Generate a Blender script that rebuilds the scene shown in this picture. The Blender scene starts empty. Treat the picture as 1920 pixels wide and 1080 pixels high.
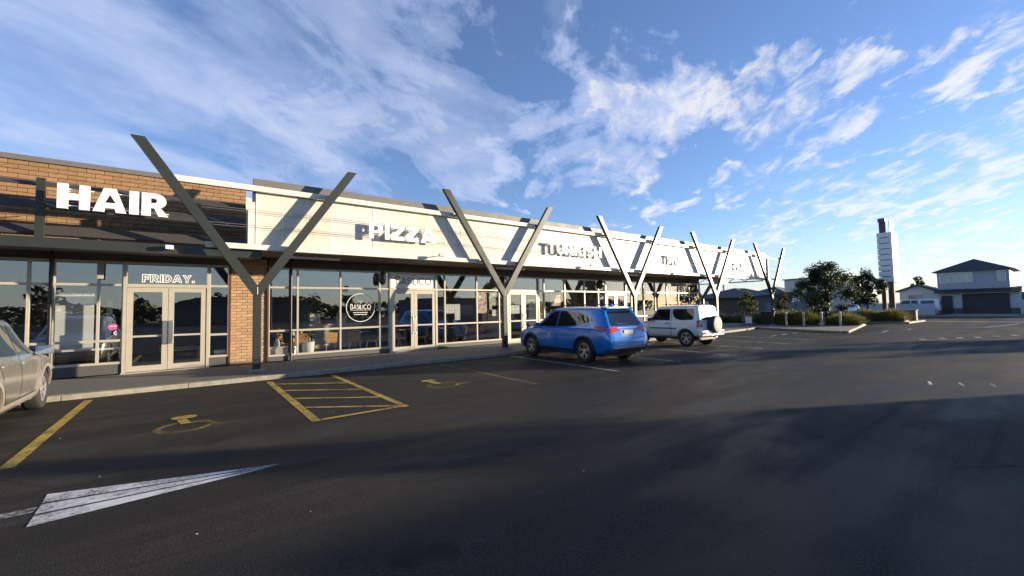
import bpy, bmesh, math, random
from mathutils import Vector, Matrix
from mathutils.bvhtree import BVHTree
random.seed(7)
R = math.radians
S = bpy.context.scene
COL = S.collection

# ------------------------------------------------------------------ camera
F_PX, W_PX = 796.0, 1920.0
yaw, pitch, roll, EYE = math.atan(605 / 796.0), math.atan(38.7 / 796), R(1.07), 1.65
fw = Vector((math.sin(yaw) * math.cos(pitch), math.cos(yaw) * math.cos(pitch), math.sin(pitch)))
r0 = Vector((math.cos(yaw), -math.sin(yaw), 0)); u0 = r0.cross(fw)
rt = r0 * math.cos(roll) - u0 * math.sin(roll); up = u0 * math.cos(roll) + r0 * math.sin(roll)
cam_d = bpy.data.cameras.new('camera'); cam = bpy.data.objects.new('camera', cam_d); COL.objects.link(cam)
cam_d.sensor_width = 36; cam_d.lens = 36 * F_PX / W_PX; cam_d.clip_start = 0.05; cam_d.clip_end = 3000
m = Matrix((rt, up, -fw)).transposed().to_4x4(); m.translation = (0, 0, EYE)
cam.matrix_world = m
S.camera = cam

# ------------------------------------------------------------------ sun, sky, exposure
SUN_EL = R(8.0)
saz = Vector((0.88, -0.47, 0)).normalized()
sdir = Vector((saz.x * math.cos(SUN_EL), saz.y * math.cos(SUN_EL), math.sin(SUN_EL)))
sl = bpy.data.lights.new('sun', 'SUN'); sl.energy = 5.0; sl.angle = R(0.5); sl.color = (1.0, 0.83, 0.60)
so = bpy.data.objects.new('sun', sl); COL.objects.link(so)
so.rotation_euler = (-sdir).to_track_quat('-Z', 'Y').to_euler()
so.location = sdir * 60

S.view_settings.view_transform = 'Standard'; S.view_settings.look = 'None'
S.view_settings.gamma = 1; S.view_settings.use_curve_mapping = False
S.view_settings.exposure = 1.36
S.cycles.use_denoising = True
S.cycles.max_bounces = 10; S.cycles.transparent_max_bounces = 24; S.cycles.glossy_bounces = 5
S.cycles.sample_clamp_indirect = 6


class NT:
    """small helper to write node trees"""
    def __init__(self, tree): self.t = tree; self.n = tree.nodes; self.l = tree.links
    def node(self, typ, **kw):
        nd = self.n.new(typ)
        for k, v in kw.items():
            if k in ('inp',): continue
            setattr(nd, k, v)
        for k, v in kw.get('inp', {}).items(): self.set(nd.inputs[k], v)
        return nd
    def set(self, sock, v):
        if isinstance(v, bpy.types.NodeSocket): self.l.new(v, sock)
        else: sock.default_value = v
    def math(self, op, a, b=0.0, c=None, clamp=False):
        nd = self.n.new('ShaderNodeMath'); nd.operation = op; nd.use_clamp = clamp
        self.set(nd.inputs[0], a); self.set(nd.inputs[1], b)
        if c is not None: self.set(nd.inputs[2], c)
        return nd.outputs[0]
    def mix(self, fac, a, b, typ='MIX'):
        nd = self.n.new('ShaderNodeMix'); nd.data_type = 'RGBA'; nd.blend_type = typ
        self.set(nd.inputs[0], fac); self.set(nd.inputs[6], a); self.set(nd.inputs[7], b)
        return nd.outputs[2]
    def ramp(self, v, a, b, lo=0.0, hi=1.0):
        nd = self.n.new('ShaderNodeMapRange'); nd.interpolation_type = 'SMOOTHSTEP'
        for i, x in enumerate((v, a, b, lo, hi)): self.set(nd.inputs[i], x)
        return nd.outputs[0]
    def noise(self, vec, scale, detail=4.0, rough=0.55, dist=0.0):
        nd = self.n.new('ShaderNodeTexNoise')
        if vec is not None: self.l.new(vec, nd.inputs['Vector'])
        nd.inputs['Scale'].default_value = scale; nd.inputs['Detail'].default_value = detail
        nd.inputs['Roughness'].default_value = rough; nd.inputs['Distortion'].default_value = dist
        return nd.outputs['Fac']


def pix_dir(x, y):
    return (fw * F_PX + rt * (x - 960) + up * (540 - y)).normalized()


world = bpy.data.worlds.new('World'); S.world = world; world.use_nodes = True
wt = NT(world.node_tree)
for n_ in list(wt.n): wt.n.remove(n_)
sky = wt.node('ShaderNodeTexSky'); sky.sky_type = 'NISHITA'; sky.sun_disc = False
sky.sun_elevation = SUN_EL; sky.sun_rotation = math.atan2(saz.x, saz.y); sky.altitude = 20
sky.air_density = 1.0; sky.dust_density = 0.15; sky.ozone_density = 2.2
tc = wt.node('ShaderNodeTexCoord')
sep = wt.node('ShaderNodeSeparateXYZ', inp={0: tc.outputs['Generated']})
zc = wt.math('MAXIMUM', sep.outputs[2], 0.0)
den = wt.math('ADD', zc, 0.13)
px_ = wt.math('DIVIDE', sep.outputs[0], den); py_ = wt.math('DIVIDE', sep.outputs[1], den)
# axes along and across the streaks of cloud
ca, sa = math.sin(R(50)), math.cos(R(50))
along = wt.math('ADD', wt.math('MULTIPLY', px_, ca), wt.math('MULTIPLY', py_, sa))
across = wt.math('SUBTRACT', wt.math('MULTIPLY', px_, sa), wt.math('MULTIPLY', py_, ca))
def cvec(ka, kc, off=0.0):
    return wt.node('ShaderNodeCombineXYZ', inp={0: wt.math('MULTIPLY', along, ka), 1: wt.math('MULTIPLY', across, kc), 2: off}).outputs[0]
big = wt.noise(cvec(0.55, 0.9, 3.1), 1.5, 6.0, 0.58, 0.7)
rip = wt.noise(cvec(1.7, 3.2, 8.7), 2.9, 8.0, 0.62, 0.35)
soft = wt.noise(cvec(1.05, 1.45, 5.3), 1.5, 7.0, 0.57, 0.8)
warp = wt.math('ADD', wt.math('MULTIPLY', wt.math('SUBTRACT', soft, .5), .16), wt.math('MULTIPLY', wt.math('SUBTRACT', rip, .5), .05))
def blob(x, y, r_in, r_out, amp):
    d = pix_dir(x, y)
    dp = wt.node('ShaderNodeVectorMath', operation='DOT_PRODUCT', inp={0: tc.outputs['Generated'], 1: tuple(d)}).outputs['Value']
    dp = wt.math('ADD', dp, warp)
    return wt.ramp(dp, math.cos(R(r_out)), math.cos(R(r_in)), 0.0, amp)
def add_all(xs):
    o = xs[0]
    for x in xs[1:]: o = wt.math('ADD', o, x)
    return o
def max_all(xs):
    o = xs[0]
    for x in xs[1:]: o = wt.math('MAXIMUM', o, x)
    return o
# where the cloud sheets stand in the sky (directions), left sheet soft, right sheet rippled
cover_soft = max_all([blob(500, 130, 10, 34, .62), blob(60, 200, 10, 36, .66), blob(1120, 255, 3, 19, .70), blob(640, 60, 5, 18, .66), blob(820, 170, 8, 20, .62), blob(980, 90, 4, 13, .52), blob(420, 380, 6, 18, .66), blob(-900, 200, 30, 60, .55)])
cover_rip = max_all([blob(1540, 290, 7, 16, .60), blob(1840, 290, 8, 20, .60), blob(1800, 430, 5, 14, .52), blob(1200, 270, 5, 12, .55), blob(1470, 340, 3, 10, .58), blob(1690, 455, 1, 6, .58), blob(2700, 100, 20, 50, .5)])
n_soft = add_all([wt.math('MULTIPLY', big, .40), wt.math('MULTIPLY', soft, .46), wt.math('MULTIPLY', rip, .14)])
m_soft = wt.ramp(wt.math('ADD', n_soft, cover_soft), .90, 1.34)
n_rip = wt.math('ADD', wt.math('MULTIPLY', rip, .70), wt.math('MULTIPLY', big, .30))
m_rip = wt.ramp(wt.math('ADD', n_rip, cover_rip), .98, 1.32)
mask = wt.math('MAXIMUM', wt.math('MULTIPLY', m_soft, .78), wt.math('MULTIPLY', m_rip, .88))
hz = wt.ramp(sep.outputs[2], 0.0, 0.20, 0.42, 0.0)
mask = wt.math('MAXIMUM', mask, .05)
bright = wt.ramp(add_all([wt.math('MULTIPLY', soft, .5), wt.math('MULTIPLY', rip, .35), wt.math('MULTIPLY', m_rip, .6)]), .36, .86)
cl_col = wt.mix(bright, (4.1, 4.9, 7.2, 1), (7.4, 7.2, 7.0, 1))
sky_col = wt.mix(1.0, sky.outputs[0], (1.36, 1.48, 1.98, 1), 'MULTIPLY')
final = wt.mix(mask, wt.mix(hz, sky_col, (5.6, 6.2, 6.9, 1)), cl_col)
bg = wt.node('ShaderNodeBackground', inp={'Color': final, 'Strength': 0.054})
wo = wt.node('ShaderNodeOutputWorld'); wt.l.new(bg.outputs[0], wo.inputs[0])

# ------------------------------------------------------------------ materials
MATS = {}
def mat(name, col, rough=0.6, metal=0.0, var=0.0, vscale=8.0, bump=0.0, bscale=60.0, spec=0.5, coat=0.0, objvar=0.0, col2=None, emit=None):
    if name in MATS: return MATS[name]
    ma = bpy.data.materials.new(name); ma.use_nodes = True; t = NT(ma.node_tree)
    b = t.n['Principled BSDF']
    b.inputs['Roughness'].default_value = rough; b.inputs['Metallic'].default_value = metal
    b.inputs['Specular IOR Level'].default_value = spec; b.inputs['Coat Weight'].default_value = coat
    b.inputs['Coat Roughness'].default_value = 0.04
    c = (*col, 1)
    co = t.node('ShaderNodeTexCoord').outputs['Object']
    sock = None
    if var > 0 or col2:
        nz = t.noise(co, vscale, 5.0, 0.6)
        c2 = (*col2, 1) if col2 else tuple(min(1, x * (1 - var)) for x in col) + (1,)
        c1 = c if col2 else tuple(min(1, x * (1 + var)) for x in col) + (1,)
        sock = t.mix(t.ramp(nz, .3, .7), c2, c1)
        t.set(b.inputs['Roughness'], t.ramp(nz, .2, .8, min(1, rough + .08), max(0, rough - .08)))
    if objvar > 0:
        oi = t.node('ShaderNodeObjectInfo').outputs['Random']
        f_ = t.math('ADD', t.math('MULTIPLY', oi, 2 * objvar), 1 - objvar)
        sock = t.mix(1.0, sock if sock else c, t.node('ShaderNodeCombineColor', inp={0: f_, 1: f_, 2: f_}).outputs[0], 'MULTIPLY')
    if sock: t.l.new(sock, b.inputs['Base Color'])
    else: b.inputs['Base Color'].default_value = c
    if bump > 0:
        bn = t.node('ShaderNodeBump', inp={'Strength': bump, 'Distance': 0.01, 'Height': t.noise(co, bscale, 4.0, .6)})
        t.l.new(bn.outputs[0], b.inputs['Normal'])
    if emit:
        b.inputs['Emission Color'].default_value = (*emit[0], 1); b.inputs['Emission Strength'].default_value = emit[1]
    MATS[name] = ma
    return ma

def glass_mat(name, tint, refl=1.6, base=0.03):
    ma = bpy.data.materials.new(name); ma.use_nodes = True; t = NT(ma.node_tree)
    for n_ in list(t.n): t.n.remove(n_)
    bf = t.node('ShaderNodeNewGeometry').outputs['Backfacing']
    fr = t.node('ShaderNodeFresnel', inp={'IOR': t.math('ADD', 1.52, t.math('MULTIPLY', bf, 1 / 1.52 - 1.52))}).outputs[0]
    fac = t.math('ADD', t.math('MULTIPLY', fr, refl), base, clamp=True)
    tr = t.node('ShaderNodeBsdfTransparent', inp={'Color': (*tint, 1)})
    gl = t.node('ShaderNodeBsdfGlossy', inp={'Color': (1, 1, 1, 1), 'Roughness': 0.0})
    mx = t.node('ShaderNodeMixShader', inp={0: fac, 1: tr.outputs[0], 2: gl.outputs[0]})
    o = t.node('ShaderNodeOutputMaterial'); t.l.new(mx.outputs[0], o.inputs[0])
    return ma

def asphalt_mat():
    ma = bpy.data.materials.new('asphalt'); ma.use_nodes = True; t = NT(ma.node_tree); b = t.n['Principled BSDF']
    co = t.node('ShaderNodeTexCoord').outputs['Object']
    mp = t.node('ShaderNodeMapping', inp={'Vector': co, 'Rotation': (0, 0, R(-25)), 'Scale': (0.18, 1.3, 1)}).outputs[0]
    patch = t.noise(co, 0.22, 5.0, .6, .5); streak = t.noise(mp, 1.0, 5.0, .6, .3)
    fine = t.noise(co, 120.0, 3.0, .7); mid = t.noise(co, 2.2, 5.0, .65)
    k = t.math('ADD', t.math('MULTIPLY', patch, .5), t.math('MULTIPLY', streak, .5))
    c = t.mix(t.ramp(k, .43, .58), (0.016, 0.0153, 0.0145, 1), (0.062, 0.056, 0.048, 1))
    c = t.mix(t.ramp(mid, .35, .75, 0.0, .55), c, (0.024, 0.022, 0.020, 1))
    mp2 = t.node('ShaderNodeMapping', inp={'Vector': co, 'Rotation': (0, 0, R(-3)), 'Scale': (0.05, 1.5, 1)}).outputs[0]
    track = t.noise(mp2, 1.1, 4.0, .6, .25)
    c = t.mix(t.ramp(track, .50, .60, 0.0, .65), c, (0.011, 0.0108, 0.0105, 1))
    oil = t.noise(co, 1.15, 2.0, .5, .2)
    c = t.mix(t.ramp(oil, .63, .70, 0.0, .75), c, (0.008, 0.008, 0.008, 1))
    crk = t.node('ShaderNodeTexVoronoi', feature='DISTANCE_TO_EDGE', inp={'Vector': t.node('ShaderNodeMix', data_type='VECTOR', inp={0: .12, 4: co, 5: t.node('ShaderNodeTexNoise', inp={'Vector': co, 'Scale': 1.4}).outputs['Color']}).outputs[1], 'Scale': .22})
    c = t.mix(t.math('MULTIPLY', t.ramp(crk.outputs['Distance'], .0, .006, .7, 0.0), t.ramp(patch, .45, .55)), c, (0.006, 0.006, 0.006, 1))
    speck = t.node('ShaderNodeTexVoronoi', inp={'Vector': co, 'Scale': 150.0})
    grain = t.noise(co, 42.0, 3.0, .75)
    c = t.mix(t.ramp(grain, .40, .62, .75, 0.0), c, (0.008, 0.008, 0.008, 1))
    c = t.mix(t.ramp(fine, .42, .75, 0.0, .8), c, (0.082, 0.075, 0.065, 1))
    c = t.mix(t.ramp(speck.outputs['Color'], .90, 1.0, 0.0, .55), c, (0.13, 0.125, 0.12, 1))
    t.l.new(c, b.inputs['Base Color'])
    t.set(b.inputs['Roughness'], t.ramp(k, .42, .58, .52, .78)); b.inputs['Specular IOR Level'].default_value = .10
    h = t.math('ADD', t.math('MULTIPLY', fine, .6), t.math('MULTIPLY', speck.outputs['Distance'], .8))
    bn = t.node('ShaderNodeBump', inp={'Strength': .55, 'Distance': .008, 'Height': h}); t.l.new(bn.outputs[0], b.inputs['Normal'])
    return ma

def paint_mat(name, col, wear, rough=.7):
    """worn road paint: breaks up where the noise eats it away"""
    ma = bpy.data.materials.new(name); ma.use_nodes = True; t = NT(ma.node_tree); b = t.n['Principled BSDF']
    co = t.node('ShaderNodeTexCoord').outputs['Object']
    n1 = t.noise(co, 26.0, 6.0, .75); n2 = t.noise(co, 2.6, 4.0, .6)
    b.inputs['Roughness'].default_value = rough
    t.set(b.inputs['Base Color'], t.mix(t.ramp(n2, .3, .7), tuple(x * .7 for x in col) + (1,), (*col, 1)))
    k = t.math('ADD', t.math('MULTIPLY', n1, .6), t.math('MULTIPLY', n2, .4))
    t.set(b.inputs['Alpha'], t.ramp(k, wear - .10, wear + .10, .12, .96))
    return ma

def leaf_mat(name, c1, c2):
    ma = bpy.data.materials.new(name); ma.use_nodes = True; t = NT(ma.node_tree); b = t.n['Principled BSDF']
    co = t.node('ShaderNodeTexCoord').outputs['Object']
    c = t.mix(t.ramp(t.noise(co, 3.5, 3.0, .6), .3, .7), (*c1, 1), (*c2, 1))
    t.l.new(c, b.inputs['Base Color']); b.inputs['Roughness'].default_value = .55; b.inputs['Specular IOR Level'].default_value = .35
    tl = t.node('ShaderNodeBsdfTranslucent', inp={'Color': c})
    mx = t.node('ShaderNodeMixShader', inp={0: .28, 1: b.outputs[0], 2: tl.outputs[0]})
    t.l.new(mx.outputs[0], t.n['Material Output'].inputs[0])
    return ma

def mesh_panel_mat(name, col, open_):
    ma = bpy.data.materials.new(name); ma.use_nodes = True; t = NT(ma.node_tree); b = t.n['Principled BSDF']
    co = t.node('ShaderNodeTexCoord').outputs['Object']
    mp = t.node('ShaderNodeMapping', inp={'Vector': co, 'Scale': (1.0, 1.0, .25)}).outputs[0]
    b.inputs['Base Color'].default_value = (*col, 1); b.inputs['Roughness'].default_value = .42; b.inputs['Specular IOR Level'].default_value = .6
    t.set(b.inputs['Base Color'], t.mix(t.ramp(t.noise(mp, 2.3, 5.0, .6), .35, .75), (*col, 1), tuple(x * .88 for x in col) + (1,)))
    tl = t.node('ShaderNodeBsdfTranslucent', inp={'Color': (*col, 1)})
    tr = t.node('ShaderNodeBsdfTransparent', inp={'Color': (1, 1, 1, 1)})
    m1 = t.node('ShaderNodeMixShader', inp={0: .16, 1: b.outputs[0], 2: tl.outputs[0]})
    m2 = t.node('ShaderNodeMixShader', inp={0: open_, 1: m1.outputs[0], 2: tr.outputs[0]})
    t.l.new(m2.outputs[0], t.n['Material Output'].inputs[0])
    return ma

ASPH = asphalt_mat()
GLASS = glass_mat('shop_glass', (.95, .965, .96), 2.0, .07)
FARGLASS = mat('far_window_glass', (.25, .28, .30), .06, spec=.9)
YEL = paint_mat('yellow_road_paint', (.46, .315, .05), .44)
YELW = paint_mat('faded_yellow_road_paint', (.45, .32, .06), .55)
YELF = paint_mat('very_faded_yellow_paint', (.36, .26, .055), .55)
WHT = paint_mat('white_road_paint', (.72, .72, .70), .44)
WHTW = paint_mat('faded_white_road_paint', (.62, .62, .58), .50)
PATHM = mat('exposed_aggregate_concrete', (.115, .110, .104), .85, var=.25, vscale=30, bump=.4, bscale=120)
KERBM = mat('kerb_concrete', (.25, .235, .185), .85, var=.16, vscale=6, bump=.25)
GREEN = mat('dark_green_steel', (.022, .026, .022), .42, var=.15, vscale=3, spec=.5)
BLACKM = mat('black_steel', (.012, .012, .013), .4)
CREAM = mat('cream_painted_steel', (.62, .60, .53), .45, var=.05, vscale=4)
ALU = mat('champagne_aluminium', (.46, .42, .34), .38, metal=.25, var=.06, vscale=5)
BRICKU = mat('tan_brick', (.25, .145, .070), .82, var=.14, vscale=22, bump=.35, bscale=90, objvar=.14)
BRICKP = mat('pillar_brick', (.36, .225, .125), .84, var=.14, vscale=22, bump=.35, bscale=90, objvar=.18)
MORT = mat('mortar', (.22, .14, .085), .9, var=.1)
ROOFG = mat('grey_roof_flashing', (.125, .12, .115), .55, var=.08, vscale=2)
LOUV = mat('charcoal_louvre', (.050, .047, .044), .55, var=.1)
SOFF = mat('brown_soffit', (.10, .078, .055), .7, var=.12, vscale=2)
BROWN = mat('red_brown_trim', (.10, .030, .022), .5)
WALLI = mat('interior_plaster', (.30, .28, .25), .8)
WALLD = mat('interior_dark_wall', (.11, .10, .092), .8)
FLOORI = mat('interior_floor', (.10, .095, .09), .5, var=.1)
WHITE = mat('white_paint', (.80, .80, .78), .45)
SCRW = mesh_panel_mat('white_screen_mesh', (.74, .735, .70), .15)
SCRY = mesh_panel_mat('ivory_screen_mesh', (.74, .72, .63), .15)
BACKW = mat('pale_fibre_board', (.66, .64, .58), .8)
GRASS = mat('verge_grass', (.055, .075, .025), .9, var=.35, vscale=1.5, bump=.4)
EARTH = mat('dry_grass_ground', (.07, .075, .035), .95, var=.3, vscale=.3)
LEAFD = leaf_mat('dark_leaf', (.018, .032, .012), (.055, .072, .026))
LEAFM = leaf_mat('olive_leaf', (.06, .08, .02), (.15, .155, .045))
LEAFY = leaf_mat('strappy_leaf', (.16, .16, .04), (.34, .30, .08))
LEAFP = leaf_mat('indoor_leaf', (.03, .08, .02), (.10, .20, .06))
BARK = mat('bark', (.09, .065, .045), .9, bump=.5, bscale=30)
TAN = mat('tan_plywood', (.50, .27, .10), .4, var=.12, vscale=12)
CHROME = mat('chromed_leg', (.65, .65, .66), .2, metal=.9)

# ------------------------------------------------------------------ mesh helpers
class MB:
    def __init__(self): self.v = []; self.f = []
    def add(self, vs, fs):
        n = len(self.v); self.v += [tuple(x) for x in vs]; self.f += [tuple(i + n for i in q) for q in fs]; return self
    def box(self, x0, x1, y0, y1, z0, z1):
        return self.add([(x0, y0, z0), (x1, y0, z0), (x1, y1, z0), (x0, y1, z0), (x0, y0, z1), (x1, y0, z1), (x1, y1, z1), (x0, y1, z1)],
                        [(0, 3, 2, 1), (4, 5, 6, 7), (0, 1, 5, 4), (1, 2, 6, 5), (2, 3, 7, 6), (3, 0, 4, 7)])
    def prism(self, poly, a0, a1, axis='y'):
        """poly in the other two axes, extruded along axis"""
        n = len(poly)
        def P(p, a): return {'y': (p[0], a, p[1]), 'x': (a, p[0], p[1]), 'z': (p[0], p[1], a)}[axis]
        vs = [P(p, a0) for p in poly] + [P(p, a1) for p in poly]
        fs = [tuple(range(n)), tuple(range(2 * n - 1, n - 1, -1))] + [((i + 1) % n, i, n + i, n + (i + 1) % n) for i in range(n)]
        return self.add(vs, fs)
    def bar(self, p, q, w, h=None, upv=(0, 0, 1)):
        h = h or w; p = Vector(p); q = Vector(q); d = (q - p).normalized()
        s = d.cross(Vector(upv)); s = s.normalized() if s.length > 1e-4 else Vector((1, 0, 0)); t = s.cross(d)
        o = [s * a * w / 2 + t * b * h / 2 for a, b in ((-1, -1), (1, -1), (1, 1), (-1, 1))]
        return self.add([p + x for x in o] + [q + x for x in o], [(0, 1, 2, 3), (7, 6, 5, 4), (0, 4, 5, 1), (1, 5, 6, 2), (2, 6, 7, 3), (3, 7, 4, 0)])
    def tube(self, pts, rad, n=8):
        pts = [Vector(p) for p in pts]; rings = []
        for i, p in enumerate(pts):
            d = (pts[min(i + 1, len(pts) - 1)] - pts[max(i - 1, 0)]).normalized()
            s = d.cross(Vector((0, 0, 1))); s = s.normalized() if s.length > 1e-3 else Vector((1, 0, 0)); t = s.cross(d)
            rr = rad[i] if isinstance(rad, (list, tuple)) else rad
            rings.append([p + (s * math.cos(2 * math.pi * k / n) + t * math.sin(2 * math.pi * k / n)) * rr for k in range(n)])
        b = len(self.v)
        for rg in rings: self.v += [tuple(x) for x in rg]
        for i in range(len(pts) - 1):
            for k in range(n):
                self.f.append((b + i * n + k, b + i * n + (k + 1) % n, b + (i + 1) * n + (k + 1) % n, b + (i + 1) * n + k))
        self.f.append(tuple(b + k for k in range(n - 1, -1, -1))); self.f.append(tuple(b + (len(pts) - 1) * n + k for k in range(n)))
        return self
    def lathe(self, prof, axis='x', n=28, c=(0, 0, 0)):
        """prof: list of (radius, a) along axis"""
        b = len(self.v)
        for r_, a in prof:
            for k in range(n):
                t = 2 * math.pi * k / n; u, v = r_ * math.cos(t), r_ * math.sin(t)
                p = {'x': (a, u, v), 'y': (u, a, v), 'z': (u, v, a)}[axis]
                self.v.append((p[0] + c[0], p[1] + c[1], p[2] + c[2]))
        for i in range(len(prof) - 1):
            for k in range(n): self.f.append((b + i * n + k, b + i * n + (k + 1) % n, b + (i + 1) * n + (k + 1) % n, b + (i + 1) * n + k))
        return self

def origin_of(o):
    v = Vector((0, 0, 0))
    while o is not None: v = v + o.location; o = o.parent
    return v

def obj(name, mb, ma, parent=None, local=False, smooth=False, bevel=0.0, base=None):
    """link a mesh object; vertices are in world coordinates unless local"""
    me = bpy.data.meshes.new(name)
    o = bpy.data.objects.new(name, me); COL.objects.link(o)
    if base is not None: o.location = base
    off = Vector((0, 0, 0))
    if not local:
        off = origin_of(parent) if parent is not None else Vector((0, 0, 0))
        if base is not None: off = off + Vector(base)
    me.from_pydata([(x - off.x, y - off.y, z - off.z) for x, y, z in mb.v], [], mb.f)
    me.materials.append(ma)
    bm = bmesh.new(); bm.from_mesh(me); bmesh.ops.recalc_face_normals(bm, faces=bm.faces)
    if bevel: bmesh.ops.bevel(bm, geom=list(bm.edges), offset=bevel, segments=2, affect='EDGES', profile=.6)
    bm.to_mesh(me); bm.free()
    if smooth:
        me.shade_smooth(); me.set_sharp_from_angle(angle=R(38))
    if parent is not None: o.parent = parent
    return o

def tag(o, label=None, cat=None, group=None, kind=None):
    if label: o['label'] = label
    if cat: o['category'] = cat
    if group: o['group'] = group
    if kind: o['kind'] = kind
    return o

def thing(name, label, cat, loc=(0, 0, 0), rotz=0.0, group=None):
    o = bpy.data.objects.new(name, None); COL.objects.link(o); o.location = loc; o.rotation_euler = (0, 0, rotz)
    o.empty_display_size = .2
    return tag(o, label, cat, group)

def copy_tree(o, parent=None, loc=None, rotz=None):
    c = o.copy(); COL.objects.link(c); c.parent = parent
    if loc is not None: c.location = loc
    if rotz is not None: c.rotation_euler = (0, 0, rotz)
    for ch in list(o.children): copy_tree(ch, c)
    return c

def struct(name, mb, ma, parent=None):
    o = obj(name, mb, ma, parent)
    if parent is None: o['kind'] = 'structure'
    return o

def sheet(poly, z): return MB().add([(x, y, z) for x, y in poly], [tuple(range(len(poly)))])

# ------------------------------------------------------------------ lettering
def arc(cx, cy, rx, ry, a0, a1, n=10):
    return [(cx + rx * math.cos(R(a0 + (a1 - a0) * i / n)), cy + ry * math.sin(R(a0 + (a1 - a0) * i / n))) for i in range(n + 1)]

def stroke(pts, w, closed=False):
    """outline polygon(s) of a thick polyline"""
    n = len(pts); L, Rr = [], []
    for i in range(n):
        p = Vector(pts[i])
        a = Vector(pts[i - 1]) if (i > 0 or closed) else None
        b = Vector(pts[(i + 1) % n]) if (i < n - 1 or closed) else None
        d1 = (p - a).normalized() if a is not None else None; d2 = (b - p).normalized() if b is not None else None
        if d1 is None: d1 = d2
        if d2 is None: d2 = d1
        n1 = Vector((-d1.y, d1.x)); n2 = Vector((-d2.y, d2.x)); nn = (n1 + n2)
        nn = nn.normalized() if nn.length > 1e-4 else n1
        k = w / 2 / max(.45, nn.dot(n1))
        L.append(tuple(p + nn * k)); Rr.append(tuple(p - nn * k))
    return (L, Rr) if closed else [L + Rr[::-1]]

def glyph(ch, s):
    """heavy capital: (loops, advance width) with cap height 1 and stem s"""
    b = s * .86
    if ch == 'H': w = .92; return [[(0, 0), (s, 0), (s, .5 - b / 2), (w - s, .5 - b / 2), (w - s, 0), (w, 0), (w, 1), (w - s, 1), (w - s, .5 + b / 2), (s, .5 + b / 2), (s, 1), (0, 1)]], w
    if ch == 'A':
        w = 1.02; m = w / 2; ta = s * .62; k = s * 1.08
        g = (m - k) / 1.0
        return [[(0, 0), (k, 0), (k + .08 * m, .17), (w - k - .08 * m, .17), (w - k, 0), (w, 0), (m + ta, 1), (m - ta, 1)],
                [(m - .26 * (1 - s), .17 + b * .85), (m + .26 * (1 - s), .17 + b * .85), (m, .80 - .2 * s)]], w
    if ch == 'I': return [[(0, 0), (s, 0), (s, 1), (0, 1)]], s
    if ch == 'T': w = .82; m = w / 2; return [[(m - s / 2, 0), (m + s / 2, 0), (m + s / 2, 1 - b), (w, 1 - b), (w, 1), (0, 1), (0, 1 - b), (m - s / 2, 1 - b)]], w
    if ch == 'Z': w = .82; return [[(0, 0), (w, 0), (w, b), (s * 1.35, b), (w, 1 - b * .95), (w, 1), (0, 1), (0, 1 - b), (w - s * 1.35, 1 - b), (0, b * .95)]], w
    if ch == 'F': w = .70; return [[(0, 0), (s, 0), (s, .5 - b * .55), (w * .92, .5 - b * .55), (w * .92, .5 + b * .4), (s, .5 + b * .4), (s, 1 - b), (w, 1 - b), (w, 1), (0, 1)]], w
    if ch == 'E': w = .70; return [[(0, 0), (w, 0), (w, b), (s, b), (s, .5 - b * .45), (w * .92, .5 - b * .45), (w * .92, .5 + b * .45), (s, .5 + b * .45), (s, 1 - b), (w, 1 - b), (w, 1), (0, 1)]], w
    if ch in 'PR':
        w = .82; y0 = .36; ry = (1 - y0) / 2; rx = .38; cx = w - rx
        outer = [(s, y0)] + [(cx, y0)] + arc(cx, y0 + ry, rx, ry, -90, 90)[1:] + [(0, 1), (0, 0), (s, 0)]
        ri = ry - b * .82
        hole = [(s, y0 + ry - ri)] + arc(cx - .03, y0 + ry, max(.08, rx - s * .95), ri, -90, 90) + [(s, y0 + ry + ri)]
        if ch == 'P': return [outer, hole], w
        w = .90
        leg_o = [(s, 0), (0, 0), (0, 1)] + arc(cx, y0 + ry, rx, ry, 90, -62) + [(w, 0), (w - s * 1.12, 0), (s * 1.38, y0 - .01), (s, y0 - .01)]
        return [leg_o, hole], w
    if ch == 'D':
        w = .84; return [[(0, 0), (.36, 0)] + arc(.36, .5, w - .36, .5, -90, 90)[1:] + [(0, 1)],
                         [(s, b), (.34, b)] + arc(.34, .5, w - .34 - s, .5 - b, -90, 90)[1:] + [(s, 1 - b)]], w
    if ch == 'U':
        w = .84; r = w / 2; return [[(0, 1), (0, r)] + arc(r, r, r, r, 180, 360)[1:] + [(w, 1), (w - s, 1), (w - s, r)] + arc(r, r, r - s, r - b, 360, 180)[1:] + [(s, 1)]], w
    if ch == 'K': w = .92; return [[(0, 0), (s, 0), (s, .30), (s + .12, .43), (w - s * 1.25, 0), (w, 0), (s + .34, .60), (w - .04, 1), (w - s * 1.3, 1), (s, .60), (s, 1), (0, 1)]], w
    if ch == 'Y': w = .92; m = w / 2; return [[(m - s / 2, 0), (m + s / 2, 0), (m + s / 2, .42), (w, 1), (w - s * 1.15, 1), (m, .62), (s * 1.15, 1), (0, 1), (m - s / 2, .42)]], w
    if ch == 'C':
        w = .90; return stroke(arc(w / 2, .5, w / 2 - s / 2, .5 - s / 2, 42, 318, 18), s), w
    if ch == 'S':
        w = .80; rx = w / 2 - s / 2; ry = .25 - s / 4 + .0
        c = arc(w / 2, 1 - s / 2 - ry, rx, ry, 30, 270, 12) + arc(w / 2, s / 2 + ry, rx, ry, 90, -150, 12)[0 if s / 2 + 2 * ry < 1 - s / 2 - 2 * ry - .001 else 1:]
        return stroke(c, s * .95), w
    if ch == 'M': w = 1.0; return [[(0, 0), (s, 0), (s, .6), (.5, .1), (w - s, .6), (w - s, 0), (w, 0), (w, 1), (w - s, 1), (.5, .45), (s, 1), (0, 1)]], w
    return [[(0, 0), (s, 0), (s, s), (0, s)]], s

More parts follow.
